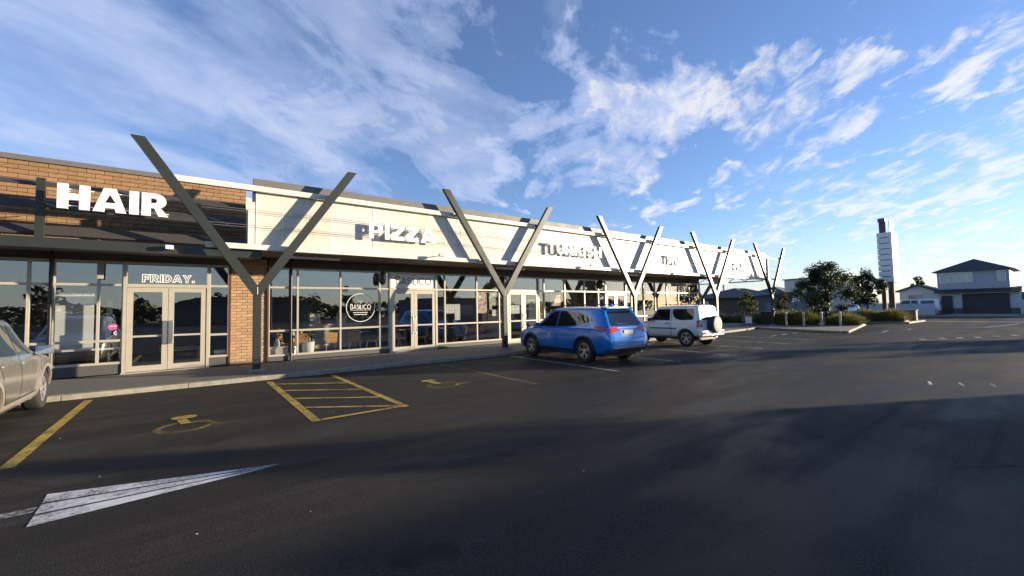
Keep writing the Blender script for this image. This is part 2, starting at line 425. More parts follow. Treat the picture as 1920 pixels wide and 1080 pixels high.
def loops_mesh(loops, depth):
    """filled, extruded 2D outlines (holes allowed): mesh in local XZ, facing -Y"""
    cu = bpy.data.curves.new('outline', 'CURVE'); cu.dimensions = '2D'; cu.fill_mode = 'BOTH'; cu.extrude = depth / 2
    for lp in loops:
        sp = cu.splines.new('POLY'); sp.points.add(len(lp) - 1); sp.use_cyclic_u = True
        for p, q in zip(sp.points, lp): p.co = (q[0], q[1], 0, 1)
    ob = bpy.data.objects.new('outline', cu); COL.objects.link(ob)
    me = bpy.data.meshes.new_from_object(ob.evaluated_get(bpy.context.evaluated_depsgraph_get()))
    bpy.data.objects.remove(ob); bpy.data.curves.remove(cu)
    mb = MB(); mb.v = [(v.co.x, -v.co.z, v.co.y) for v in me.vertices]; mb.f = [tuple(p.vertices) for p in me.polygons]
    bpy.data.meshes.remove(me)
    return mb

def letters(text, name, parent, x0, x1, z0, h, y, depth, s, ma, outline=0.0, gap=.12):
    lay, pen = [], 0.0
    for ch in text:
        lp, w = glyph(ch, s); lay.append((ch, lp, pen)); pen += w + gap
    k = (x1 - x0) / (pen - gap)
    for ch, lp, px in lay:
        ls = [[(x0 + (px + a) * k, z0 + b * h) for a, b in q] for q in lp]
        if outline:
            ls2 = []
            for q in ls: ls2 += list(stroke(q, outline, True))
            ls = ls2
        mb = loops_mesh(ls, depth); mb.v = [(a, b + y, c) for a, b, c in mb.v]
        obj('letter', mb, ma, parent)

THIN = {'B': [[(0, 0), (0, 1)] + arc(.2, .77, .28, .23, 90, -90, 8) + [(0, .54)], [(0, .54), (.22, .54)] + arc(.22, .27, .34, .27, 90, -90, 8) + [(0, 0)]],
        'A': [[(0, 0), (.32, 1), (.64, 0)], [(.1, .25), (.54, .25)]],
        'S': [arc(.25, .77, .22, .22, 40, 270, 10) + arc(.25, .27, .26, .27, 90, -150, 10)[1:]],
        'I': [[(0, 0), (0, 1)]], 'L': [[(0, 1), (0, 0), (.4, 0)]],
        'C': [arc(.42, .5, .42, .5, 45, 315, 14)], 'O': [arc(.45, .5, .45, .5, 0, 360, 18)]}
TW = {'B': .56, 'A': .64, 'S': .5, 'I': .02, 'L': .4, 'C': .74, 'O': .9}
def thin_text(text, parent, x0, x1, z0, h, y, w, ma, first=1.0):
    pen = 0; lay = []
    for i, ch in enumerate(text): lay.append((ch, pen)); pen += TW[ch] + .22
    k = (x1 - x0) / (pen - .22)
    for i, (ch, px) in enumerate(lay):
        hh = h * (first if i == 0 else 1); ls = []
        mb = MB()
        for ln in THIN[ch]:
            pts = [(x0 + (px + a) * k, z0 + b * hh) for a, b in ln]
            for q in stroke(pts, w): 
                n = len(q) // 2; Ls, Rs = q[:n], q[n:][::-1]
                for i2 in range(n - 1):
                    mb.prism([Ls[i2], Ls[i2 + 1], Rs[i2 + 1], Rs[i2]], y - .003, y)
        obj('letter', mb, ma, parent)

# ------------------------------------------------------------------ ground, road, footpath
struct('ground', sheet([(-700, -700), (900, -700), (900, 900), (-700, 900)], -.03), EARTH)
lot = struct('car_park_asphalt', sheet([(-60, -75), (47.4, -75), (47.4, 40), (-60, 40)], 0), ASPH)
struct('gutter_strip', sheet([(47.4, -75), (48.0, -75), (48.0, 40), (47.4, 40)], .004), KERBM)
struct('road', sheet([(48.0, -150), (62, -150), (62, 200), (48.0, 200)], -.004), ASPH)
struct('far_footpath', MB().box(62, 64, -150, 200, -.02, .11), KERBM)
struct('grass_verge', MB().box(64, 90, -150, 200, -.02, .10), GRASS)
struct('driveway', MB().box(63.5, 69.9, 3.3, 8.2, .0, .118), KERBM)

path_poly = [(-16, 12.30), (24, 12.38), (28.5, 12.7), (30.6, 13.1), (28.25, 7.6), (28.35, 7.5), (34, 8.4), (38.2, 9.05), (38.8, 9.6), (39.5, 34), (-16, 34)]
path = struct('footpath', MB().prism(path_poly, -.02, .10, 'z'), PATHM)
def ribbon(pts, w, z0, z1, left=True):
    mb = MB()
    for i in range(len(pts) - 1):
        a, b = Vector(pts[i]), Vector(pts[i + 1]); d = (b - a).normalized(); n = Vector((d.y, -d.x)) * w
        mb.prism([tuple(a), tuple(b - d * .006), tuple(b - d * .006 + n), tuple(a + n)], z0, z1, 'z')
    return mb
kx = [(-16 + 2.0 * i, 12.295) for i in range(20)]
for i in range(len(kx) - 1):
    a, b = kx[i], kx[i + 1]
    obj('kerb_stone', MB().box(a[0] + .004, b[0] - .004, 12.14, 12.296, -.02, .104), KERBM, path, bevel=.012)
for a, b in (((22.0, 12.38), (24, 12.38)), ((24, 12.38), (28.5, 12.7)), ((28.5, 12.7), (30.7, 13.1)), ((30.6, 13.1), (28.25, 7.6)), ((28.35, 7.5), (34, 8.4)), ((34, 8.4), (38.2, 9.05))):
    obj('kerb_stone', ribbon([a, b], .15, -.02, .108), KERBM, path)
# second planted island by the road
isl = struct('planted_island', MB().prism([(42.4, 7.5), (47.2, 7.35), (47.2, 20), (42.0, 20)], -.02, .11, 'z'), mat('bark_mulch', (.05, .04, .03), .95, var=.3, vscale=12, bump=.5))
obj('kerb_stone', ribbon([(42.4, 7.5), (47.2, 7.35)], .16, -.02, .12), KERBM, isl)
obj('kerb_stone', ribbon([(42.0, 20), (42.4, 7.5)], .16, -.02, .12), KERBM, isl)

def line(name, x0, y0, x1, y1, w, ma, z=.004):
    d = Vector((x1 - x0, y1 - y0)).normalized(); n = Vector((-d.y, d.x)) * w / 2
    a, b = Vector((x0, y0)), Vector((x1, y1))
    return obj(name, sheet([tuple(a - n), tuple(b - n), tuple(b + n), tuple(a + n)], z), ma, lot)
line('parking_line', -1.58, 7.15, -1.56, 11.8, .13, YEL)
line('parking_line', 1.56, 7.0, 1.55, 11.75, .13, YEL); line('parking_line', 2.99, 7.0, 3.0, 11.8, .12, YEL)
line('hatch_line', 1.64, 7.05, 2.92, 7.08, .10, YEL, .006)
for y in (8.13, 9.12, 10.19, 11.24): line('hatch_line', 1.63, y, 2.93, y - 1.0, .10, YEL, .006)
line('hatch_line', 2.1, 11.72, 2.93, 11.2, .09, YELW, .006)
line('parking_line', 6.04, 7.1, 6.1, 11.9, .10, YELW)
for x in (8.8, 11.55, 14.3, 17.0, 19.7, 22.4): line('parking_line', x - .05, 7.0, x + .15, 11.95, .10, WHTW)
for x in (23.5, 24.8, 26.2): line('parking_line', x, 9.3, x + 1.3, 9.5, .10, WHTW)
# white arrow head with its shaft
obj('painted_arrow', sheet([(-1.03, 5.86), (-1.02, 5.62), (.84, 5.31)], .004), WHT, lot)
obj('painted_arrow', sheet([(-1.015, 5.58), (-1.01, 5.34), (.80, 5.30)], .004), WHT, lot)
obj('painted_arrow', sheet([(-1.005, 5.30), (-1.0, 5.06), (.75, 5.285)], .004), WHT, lot)
obj('arrow_shaft', sheet([(-1.03, 5.40), (-1.03, 5.53), (-3.2, 5.58), (-3.2, 5.45)], .004), WHTW, lot)
def wheelchair(cx, cy, s, ma):
    def part(name, lines, w, ma, z):
        mb = MB()
        for pts in lines:
            for q in stroke(pts, w):
                n = len(q) // 2; L, Q = q[:n], q[n:][::-1]
                for i in range(n - 1): mb.add([(cx + p[0] * s, cy + p[1] * s, z) for p in (L[i], L[i + 1], Q[i + 1], Q[i])], [(0, 1, 2, 3)])
        return obj(name, mb, ma, lot)
    part('wheelchair_symbol', [arc(-.05, .0, .44, .44, 100, 350, 18)], .13, ma, .004)
    part('wheelchair_symbol', [[(-.02, .34), (.32, .31), (.52, -.22), (.74, -.16)]], .13, ma, .0055)
    part('wheelchair_symbol', [[(-.10, .78), (-.02, .27)]], .18, YEL, .007)
    obj('wheelchair_symbol', MB().add([(cx + x * s, cy + y * s, .0085) for x, y in arc(-.06, .98, .24, .20, 0, 330, 11)], [tuple(range(12))]), YEL, lot)
wheelchair(.0, 8.0, .72, YELF); wheelchair(4.5, 8.45, .72, YELF)
for x, y in ((24.8, 3.9), (25.7, 3.4), (26.6, 3.0), (27.6, 2.55), (28.7, 2.1), (29.8, 1.6), (31, 1.2)): line('lane_dash', x, y, x + .55, y + .1, .22, WHTW)
line('lane_dash', 38, 3.2, 44, 2.2, .16, WHTW); line('lane_dash', 30, 6.3, 31.6, 6.4, .12, WHTW); line('lane_dash', 33, 5.8, 34.4, 5.9, .12, WHTW)
for x, y, a in ((11.6, 1.75, .5), (11.9, 1.35, .42), (12.2, .95, .35)): line('lane_dash', x, y, x + a, y + .10, .05, WHTW)
# drain cover and litter flecks on the asphalt
bits = MB()
for i in range(26):
    x, y = random.uniform(-2, 14), random.uniform(1.5, 11.8); s = random.uniform(.005, .014)
    a = random.uniform(0, 3.1); c_, s_ = math.cos(a) * s, math.sin(a) * s
    bits.add([(x - c_, y - s_, .006), (x + s_, y - c_, .008), (x + c_, y + s_, .010), (x - s_ * .6, y + c_ * .6, .007)], [(0, 1, 2, 3)])
tag(obj('grit', bits, mat('pale_grit', (.5, .48, .42), .8)), 'pale grit and litter flecks scattered over the asphalt', 'grit', kind='stuff')

# ------------------------------------------------------------------ the shop building
YF = 15.40                       # plane of the shopfronts
XL, XR = -14.0, 27.85
bld = thing('shop_building', 'long single storey row of shops with glazed fronts and brick end', 'building', (0, YF, .1))
# structure behind the fronts
obj('interior_floor', MB().box(XL, XR, YF - .03, 21.5, .10, .125), FLOORI, bld)
obj('ceiling', MB().box(XL, XR, YF + .06, 21.5, 3.14, 3.2), WALLI, bld)
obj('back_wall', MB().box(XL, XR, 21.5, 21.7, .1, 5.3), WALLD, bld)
for x in (1.48, 11.12, 17.78, 27.7): obj('party_wall', MB().box(x - .07, x + .07, YF + .1, 21.5, .126, 3.14), WALLI, bld)
obj('end_wall', MB().box(XL - .2, XL, YF, 21.7, .1, 5.4), WALLI, bld)
obj('roof', MB().box(1.40, XR, YF + .32, 21.7, 5.20, 5.30), ROOFG, bld)
obj('upper_wall', MB().box(1.365, XR, YF + .14, YF + .30, 3.47, 5.30), BACKW, bld)
obj('roof', MB().box(XL, 1.39, YF + .32, 21.7, 5.20, 5.30), ROOFG, bld)
# brick upper wall (over the HAIR shop), bricks one by one
def brick_wall(name, x0, x1, z0, z1, bw, bh, ma, face_y):
    core = obj(name, MB().box(x0, x1, face_y + .012, face_y + .25, z0, z1), MORT, bld)
    j = .010; mesh = {}
    rows = int(round((z1 - z0) / bh))
    for r_ in range(rows):
        za = z0 + r_ * bh + j / 2; x = x0 - (bw / 2 if r_ % 2 else 0)
        while x < x1 - .02:
            a, b = max(x, x0) + j / 2, min(x + bw, x1) - j / 2
            if b - a > .03:
                key = round(b - a, 3)
                if key not in mesh:
                    o = obj('brick', MB().box(-key / 2, key / 2, -.014, .012, -bh / 2 + j / 2, bh / 2 - j / 2), ma, core, local=True, bevel=.004); mesh[key] = o
                else:
                    o = mesh[key].copy(); COL.objects.link(o)
                o.parent = core
                o.location = Vector(((a + b) / 2, face_y + random.uniform(-.002, .003), za + bh / 2 - j / 2)) - origin_of(core)
            x += bw
    return core
brick_wall('brick_wall', -3.9, 1.36, 3.36, 5.51, .34, .11316, BRICKU, YF)
obj('wall_extension', MB().box(XL, -3.905, YF + .002, YF + .25, 3.36, 5.51), BRICKU, bld)
obj('parapet_cap', MB().box(XL, 1.38, YF - .06, YF + .33, 5.512, 5.64), ROOFG, bld)
brick_wall('brick_pillar', .99, 1.95, .10, 3.35, .29, .0903, BRICKP, YF)
for x in (.965, 1.975): obj('trim_board', MB().box(x - .022, x + .022, YF - .06, YF + .1, .10, 3.12), BROWN, bld)
# soffits and bulkheads
obj('soffit', MB().box(1.40, XR, 13.62, YF + .04, 3.40, 3.46), SOFF, bld)
obj('bulkhead', MB().box(2.0, XR, YF + .0, YF + .12, 3.112, 3.398), SOFF, bld)
obj('bulkhead', MB().box(XL, .96, YF + .0, YF + .12, 3.112, 3.355), SOFF, bld)
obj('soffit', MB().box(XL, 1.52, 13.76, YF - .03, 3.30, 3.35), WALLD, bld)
obj('end_panel', MB().box(27.2, 28.3, 13.66, 14.2, 3.04, 3.398), CREAM, bld)
# upper back board seen through the mesh, and roof cap
obj('fascia_board', MB().box(1.42, 34.0, 14.35, 14.42, 3.47, 5.19), BACKW, bld)
obj('roof_cap', MB().box(1.37, 34.25, 13.66, 13.80, 5.03, 5.43), ROOFG, bld)

def bay(x0, x1, zs=.27, transom=2.47, mid=1.08, head=3.11, base=True):
    f = MB(); m_ = .028; y0, y1 = YF - .05, YF + .05
    f.box(x0, x0 + m_, y0, y1, zs, head); f.box(x1 - m_, x1, y0, y1, zs, head)
    for z in (zs + .03, mid, transom, head - .03): f.box(x0 + m_, x1 - m_, y0 + .002, y1 - .002, z - .03, z + .03)
    w = obj('window', f, ALU, bld)
    for a, b in ((zs + .06, mid - .03), (mid + .03, transom - .03), (transom + .03, head - .06)):
        obj('pane', MB().box(x0 + m_, x1 - m_, YF - .004, YF + .004, a, b), GLASS, w)
    if base: obj('plinth', MB().box(x0, x1, YF - .03, YF + .03, .10, zs - .002), mat('grey_plinth', (.07, .07, .068), .6), bld)
    return w

def double_door(x0, x1, top=2.42, head=3.11, sign=False, pull='bar'):
    y0, y1 = YF - .07, YF + .05; fr = MB(); j = .07
    fr.box(x0, x0 + j, y0, y1, .126, head); fr.box(x1 - j, x1, y0, y1, .126, head)
    fr.box(x0 + j, x1 - j, y0, y1, top, top + .09); fr.box(x0 + j, x1 - j, y0, y1, head - .06, head)
    fr.box(x0 - .02, x1 + .02, y0 - .04, y1, .10, .1255)
    d = obj('door_frame', fr, ALU, bld)
    if not sign: obj('pane', MB().box(x0 + j, x1 - j, YF - .004, YF + .004, top + .09, head - .06), GLASS, d)
    xm = (x0 + x1) / 2
    for s_, (a, b) in ((1, (x0 + j + .008, xm - .005)), (-1, (xm + .005, x1 - j - .008))):
        lf = MB(); e = .125; zb, zt = .14, top - .008; y2, y3 = YF - .055, YF - .005
        lf.box(a, a + e, y2, y3, zb, zt); lf.box(b - e, b, y2, y3, zb, zt)
        lf.box(a + e, b - e, y2, y3, zb, zb + .15); lf.box(a + e, b - e, y2, y3, zt - .12, zt); lf.box(a + e, b - e, y2 + .003, y3 - .003, 1.06, 1.11)
        L = obj('door', lf, ALU, bld)
        for za, zc_ in ((zb + .15, 1.06), (1.11, zt - .12)): obj('pane', MB().box(a + e, b - e, YF - .034, YF - .026, za, zc_), GLASS, L)
        hx = (b - .06) if s_ == 1 else (a + .06)
        h = MB()
        if pull == 'plate': h.box(hx - .045, hx + .045, y2 - .06, y2 - .045, .85, 1.5).box(hx - .04, hx + .04, y2 - .046, y2, .88, .94).box(hx - .04, hx + .04, y2 - .046, y2, 1.42, 1.48)
        else: h.tube([(hx, y2, .78), (hx, y2 - .07, .78), (hx, y2 - .07, 1.40), (hx, y2, 1.40)], .016, 8)
        obj('handle', h, CHROME, L, smooth=True)
# shop with HAIR sign
for a, b in ((-9.2, -7.8), (-7.8, -6.4), (-6.4, -5.0), (-5.0, -4.1), (-4.1, -3.14), (-3.14, -2.72)): bay(a, b, .38, 2.48, 1.0)
bay(-2.72, -1.90, .38, 2.48, 1.0); bay(-1.90, -1.42, .38, 2.48, 1.0)
double_door(-1.42, .47, pull='plate'); bay(.47, .945, .38, 2.48, 1.05)
obj('pipe_or_reflection', MB().tube([(-2.75, YF - .12, .1), (-2.75, YF - .12, 3.3)], .04, 10), BLACKM, bld, smooth=True)
# Italian restaurant
for a, b in ((1.998, 2.83), (2.83, 4.18), (4.18, 5.57), (5.57, 5.93)): bay(a, b)
obj('pipe_or_reflection', MB().tube([(2.62, YF - .10, .1), (2.62, YF - .10, 3.39)], .035, 10), BLACKM, bld, smooth=True)  # solid pipe added where the glass only reflects a dark pole
double_door(5.93, 7.88, sign=True)
for a, b in ((7.88, 8.25), (8.25, 9.78), (9.78, 10.95), (10.95, 11.36)): bay(a, b)
double_door(11.36, 13.28)
for a, b in ((13.28, 13.62), (13.62, 15.0), (15.0, 16.43), (16.43, 17.5), (17.5, 18.03)): bay(a, b)
double_door(18.03, 19.85)
for a, b in ((19.85, 20.35), (20.35, 21.5), (21.5, 22.65), (22.65, 23.9), (23.9, 25.2), (25.2, 26.5), (26.5, 27.84)): bay(a, b)
# fixtures of the building: battens under the fascia, round projecting lamps, alarm boxes
for x in (2.35, 10.0, 18.2):
    o = obj('batten_light', MB().box(x, x + 1.5, 14.16, 14.24, 3.30, 3.36), WHITE, bld, bevel=.01)
    obj('hanger', MB().box(x + .75, x + .79, 14.19, 14.21, 3.36, 3.40), CREAM, o)
obj('alarm_box', MB().box(-1.92, -1.80, YF - .2, YF - .05, 2.62, 3.05), WALLI, bld, bevel=.01)

# green canopy of the HAIR shop: beam, uprights, louvres
obj('canopy_beam', MB().box(XL, 1.56, 13.62, 13.75, 3.19, 3.42), GREEN, bld)
obj('beam_end_plate', MB().box(1.56, 1.575, 13.60, 13.77, 3.18, 3.43), GREEN, bld)
for x in (-2.69, -6.9): obj('upright', MB().box(x - .07, x + .07, 13.78, 13.90, 3.35, 4.77), GREEN, bld)
for z in (4.66, 4.20, 3.62):
    w_ = .14 if z > 4.5 else .30
    a, b = (13.94, z - w_ * .34), (13.94 + w_, z + w_ * .45)
    obj('louvre_blade', MB().prism([a, b, (b[0] - .012, b[1] + .028), (a[0] - .012, a[1] + .028)], XL, 1.22, 'x'), LOUV, bld)
lamp = thing('floodlight', 'small white floodlight on top of the dark green beam under HAIR sign', 'light', (-.42, 13.62, 3.30))
obj('bracket', MB().box(-.45, -.39, 13.55, 13.62, 3.28, 3.32), WHITE, lamp); obj('lamp_head', MB().box(-.50, -.34, 13.42, 13.55, 3.28, 3.38), WHITE, lamp, bevel=.015)
for x, lab in ((6.95, 'small grey floodlight on cream rail below the PIZZA sign'), (14.6, 'small grey floodlight on cream rail below the TURKISH sign'), (22.1, 'small grey floodlight on cream rail below the THAI sign')):
    lamp = thing('floodlight', lab, 'light', (x, 13.44, 3.55), group='floodlights on the screen rail')
    obj('bracket', MB().bar((x, 13.45, 3.55), (x, 13.2, 3.54), .03), ALU, lamp); obj('lamp_head', MB().box(x - .1, x + .1, 13.1, 13.2, 3.5, 3.6), ALU, lamp, bevel=.015)

# ------------------------------------------------------------------ white sign screen on the Y posts
scr = thing('sign_screen', 'long white mesh screen fixed to the Y posts above the shopfronts', 'screen', (1.42, 13.6, 3.4))
random.seed(3)
x = 1.44; i = 0
while x < 34.1:
    w_ = .655; x2 = min(x + w_, 34.2)
    obj('panel', MB().box(x + .001, x2 - .001, 13.605 + random.uniform(0, .004), 13.617, 3.55, 5.02), random.choice((SCRW, SCRW, SCRY) if x < 8 else (SCRY, SCRY, SCRW)), scr)
    obj('joint_strip', MB().box(x - .006, x + .006, 13.602, 13.6045, 3.55, 5.02), WHITE, scr)
    x += w_
def split_bar(name, x0, x1, y0, y1, z0, z1, step=8.14):
    a = x0
    while a < x1 - .1:
        b = min(a + step, x1); obj(name, MB().box(a + .003, b - .003, y0, y1, z0, z1), CREAM, scr, bevel=.006); a = b
split_bar('top_rail', -.55, 34.25, 13.46, 13.60, 5.03, 5.18)
split_bar('bottom_rail', .30, 34.25, 13.46, 13.60, 3.40, 3.545)
obj('end_post', MB().box(1.24, 1.40, 13.50, 13.60, 3.55, 4.72), CREAM, scr)
obj('end_post', MB().box(34.2, 34.26, 13.50, 13.62, 3.55, 5.03), CREAM, scr)
obj('tie_rod', MB().bar((34.25, 13.52, 5.02), (35.6, 13.42, 5.02), .10, .07), CREAM, scr)
obj('tie_rod', MB().bar((34.25, 13.52, 3.50), (34.75, 13.42, 3.50), .10, .07), CREAM, scr)
for z in (4.50, 4.44, 4.07, 4.01):
    obj('wire', MB().tube([(.2, 13.50, z), (36.0, 13.50, z)], .006, 5), mat('steel_wire', (.35, .33, .3), .4, metal=.6), scr)
x = 1.5
while x < 33.8:
    obj('truss_upright', MB().box(x - .02, x + .02, 13.66, 13.70, 3.55, 5.02), WHITE, scr)
    obj('truss_brace', MB().bar((x + .02, 13.69, 3.60), (x + .655, 13.69, 5.0), .03), WHITE, scr)
    obj('truss_brace', MB().bar((x + .655, 13.69, 5.0), (x + 1.29, 13.69, 3.60), .03), WHITE, scr)
    x += 1.31
# side return of the canopy at the far corner
ret = thing('canopy_truss', 'open lattice beam running back from the end of white screen', 'beam', (34.1, 13.8, 3.38))
for z, hh in ((3.38, .09), (3.84, .08)): obj('chord', MB().box(34.05, 34.15, 13.85, 24.0, z - hh / 2, z + hh / 2), CREAM, ret)
for k in range(8):
    y = 13.9 + k * 1.26
    obj('brace', MB().bar((34.1, y, 3.42), (34.1, y + .63, 3.80), .05), CREAM, ret); obj('brace', MB().bar((34.1, y + .63, 3.80), (34.1, y + 1.26, 3.42), .05), CREAM, ret)
obj('rafter', MB().box(27.9, 34.0, 20.0, 20.1, 3.42, 3.55), CREAM, ret)

# ------------------------------------------------------------------ Y posts
def y_post(X0, label, along='x', Y0=13.27, reach=1.0):
    t = thing('y_post', label, 'post', (X0, Y0, .1), group='Y shaped posts of the canopy')
    D = .075
    def place(mb):
        if along == 'y': mb.v = [(X0 + (b - Y0), Y0 + (a - X0), c) for a, b, c in mb.v]
        return mb
    obj('post', place(MB().box(X0 - .095, X0 + .095, Y0 - D, Y0 + D, .16, 2.148)), GREEN, t, bevel=.008)
    zt = 2.4 + 3.53 * reach
    for s_ in (-1, 1):
        pl_ = [(X0 + s_ * .001, 2.40), (X0 + s_ * .001, 2.15), (X0 + s_ * .095, 2.15), (X0 + s_ * (.095 + 1.4965 ** -1 * (zt - 2.15)), zt), (X0 + s_ * (1.4965 ** -1 * (zt - 2.40)), zt)]
        obj('arm', place(MB().prism(pl_, Y0 - D + .001, Y0 + D - .001)), GREEN, t)
        if reach == 1.0:
            for z in (3.47, 5.10):
                xx = X0 + s_ * (z - 2.27) / 1.4965
                obj('bracket', MB().box(xx - .05, xx + .05, Y0 + D, Y0 + D + .115, z - .04, z + .04), GREEN, t)
    obj('weld_plate', place(MB().box(X0 - .008, X0 + .008, Y0 - D - .006, Y0 - D, 2.16, 2.36)), CREAM, t)
    obj('base_plate', place(MB().prism([(X0 - .19, .10), (X0 + .19, .10), (X0 + .15, .15), (X0 + .10, .165), (X0 - .10, .165), (X0 - .17, .14)], Y0 - .16, Y0 + .16)), KERBM, t)
    return t
y_post(1.45, 'Y shaped green steel post in front of the brick pillar')
y_post(9.70, 'Y shaped green steel post between the PIZZA and TURKISH signs')
y_post(17.80, 'Y shaped green steel post between the TURKISH and THAI signs')
y_post(25.92, 'Y shaped steel post between the THAI and CAFE signs')
y_post(34.05, 'Y shaped steel post at the far end of the white screen')
y_post(34.1, 'Y shaped steel post under the lattice beam, round the far corner', 'y', 18.6, .30)

# ------------------------------------------------------------------ signs
LETW = mat('white_letter', (.80, .80, .79), .4); DARKL = mat('charcoal_vinyl', (.06, .065, .07), .5)
sg = thing('shop_sign', 'bold white HAIR letters standing on rods before the louvres', 'sign', (-1.4, 13.35, 4.03))
letters('HAIR', 'letter', sg, -2.35, -.445, 4.045, .555, 13.35, .07, .30, LETW, gap=.09)
for z in (4.50, 4.13):
    obj('rod', MB().tube([(-2.36, 13.40, z), (-.44, 13.40, z)], .012, 6), CREAM, sg)
for x in (-2.25, -.62): obj('stand_off', MB().tube([(x, 13.40, 4.5), (x, 13.94, 4.55)], .012, 6), CREAM, sg)
for nm, a, b, s_ in (('PIZZA', 4.52, 6.86, .26), ('TURKISH', 12.16, 15.58, .24), ('THAI', 21.04, 22.70, .24), ('CAFE', 29.09, 31.08, .24)):
    sg = thing('shop_sign', 'white %s letters standing off the white mesh screen' % nm, 'sign', ((a + b) / 2, 13.45, 3.98), group='letter signs on the white screen')
    letters(nm, 'letter', sg, a, b, 3.98, .50, 13.43, .05, s_, LETW)
    for z in (4.12, 4.34): obj('rod', MB().tube([(a - .1, 13.466, z), (b + .1, 13.466, z)], .008, 6), CREAM, sg)
sg = thing('door_sign', 'white outlined FRIDAY. lettering on the glass above the salon door', 'sign', (-.48, YF - .02, 2.56))
letters('FRIDAY.', 'letter', sg, -1.04, .10, 2.57, .21, YF - .012, .006, .24, LETW, outline=.016)
sg = thing('door_sign', 'white BASILICO panel above the restaurant door', 'sign', (6.9, YF - .03, 2.5))
obj('panel', MB().box(6.005, 7.805, YF - .03, YF - .015, 2.515, 3.045), WHITE, sg)
thin_text('BASILICO', sg, 6.20, 7.64, 2.66, .24, YF - .032, .030, DARKL, 1.25)
obj('leaf_mark', MB().prism([(6.86, 3.0), (6.92, 3.012), (6.98, 3.0), (6.92, 2.99)], YF - .034, YF - .0305), DARKL, sg)
sg = thing('window_emblem', 'round white outlined BASILICO emblem on the restaurant window', 'emblem', (4.88, YF - .02, 1.29))
VIN = mat('white_vinyl', (.75, .75, .73), .5)
ringm = MB(); rc = arc(4.885, 1.79, .50, .50, 0, 360, 48)[:-1]; Lr, Rr_ = stroke(rc, .018, True)
for k in range(48): ringm.prism([Lr[k], Lr[(k + 1) % 48], Rr_[(k + 1) % 48], Rr_[k]], YF - .009, YF - .006)
obj('ring', ringm, VIN, sg)
thin_text('BASILICO', sg, 4.53, 5.24, 1.74, .15, YF - .007, .018, VIN, 1.15)
obj('rule', MB().box(4.52, 5.25, YF - .009, YF - .006, 1.695, 1.705), VIN, sg)
for k in range(2):
    for q in range(9): obj('small_print', MB().box(4.62 + q * .058 + k * .03, 4.66 + q * .058 + k * .03, YF - .009, YF - .006, 1.60 - k * .07, 1.625 - k * .07), VIN, sg) if q < 9 - k else None
for a in (20, 150, 270): obj('leaf_mark', MB().prism([(4.86 + .02 * math.cos(R(a)), 2.0 + .02 * math.sin(R(a))), (4.86 + .06 * math.cos(R(a + 22)), 2.0 + .05 * math.sin(R(a + 22))), (4.86 + .09 * math.cos(R(a)), 2.0 + .08 * math.sin(R(a)))], YF - .009, YF - .006), VIN, sg)
# stickers
st = thing('sticker', 'pink oval sticker on the salon window beside the door', 'sticker', (-1.60, YF - .008, 1.36))
obj('disc', MB().prism(arc(-1.60, 1.36, .11, .08, 0, 345, 23), YF - .009, YF - .006), mat('pink_vinyl', (.75, .08, .20), .4), st)
obj('small_print', MB().box(-1.67, -1.53, YF - .0105, YF - .0092, 1.375, 1.39), VIN, st)
st = thing('sticker', 'round blue and white wheelchair sticker below the pink oval', 'sticker', (-1.52, YF - .008, 1.20))
obj('disc', MB().prism(arc(-1.52, 1.20, .075, .06, 0, 345, 23), YF - .009, YF - .006), VIN, st)
obj('blue_disc', MB().prism(arc(-1.52, 1.20, .058, .047, 0, 345, 23), YF - .0105, YF - .0092), mat('blue_vinyl', (.05, .18, .55), .4), st)
wc = MB()
for q in stroke(arc(-1.525, 1.192, .022, .02, 100, 350, 10), .008) + stroke([(-1.525, 1.225), (-1.52, 1.2), (-1.505, 1.2), (-1.495, 1.18)], .008):
    n = len(q) // 2; L_, Q_ = q[:n], q[n:][::-1]
    for k in range(n - 1): wc.prism([L_[k], L_[k + 1], Q_[k + 1], Q_[k]], YF - .012, YF - .0108)
obj('wheelchair_mark', wc, VIN, st)

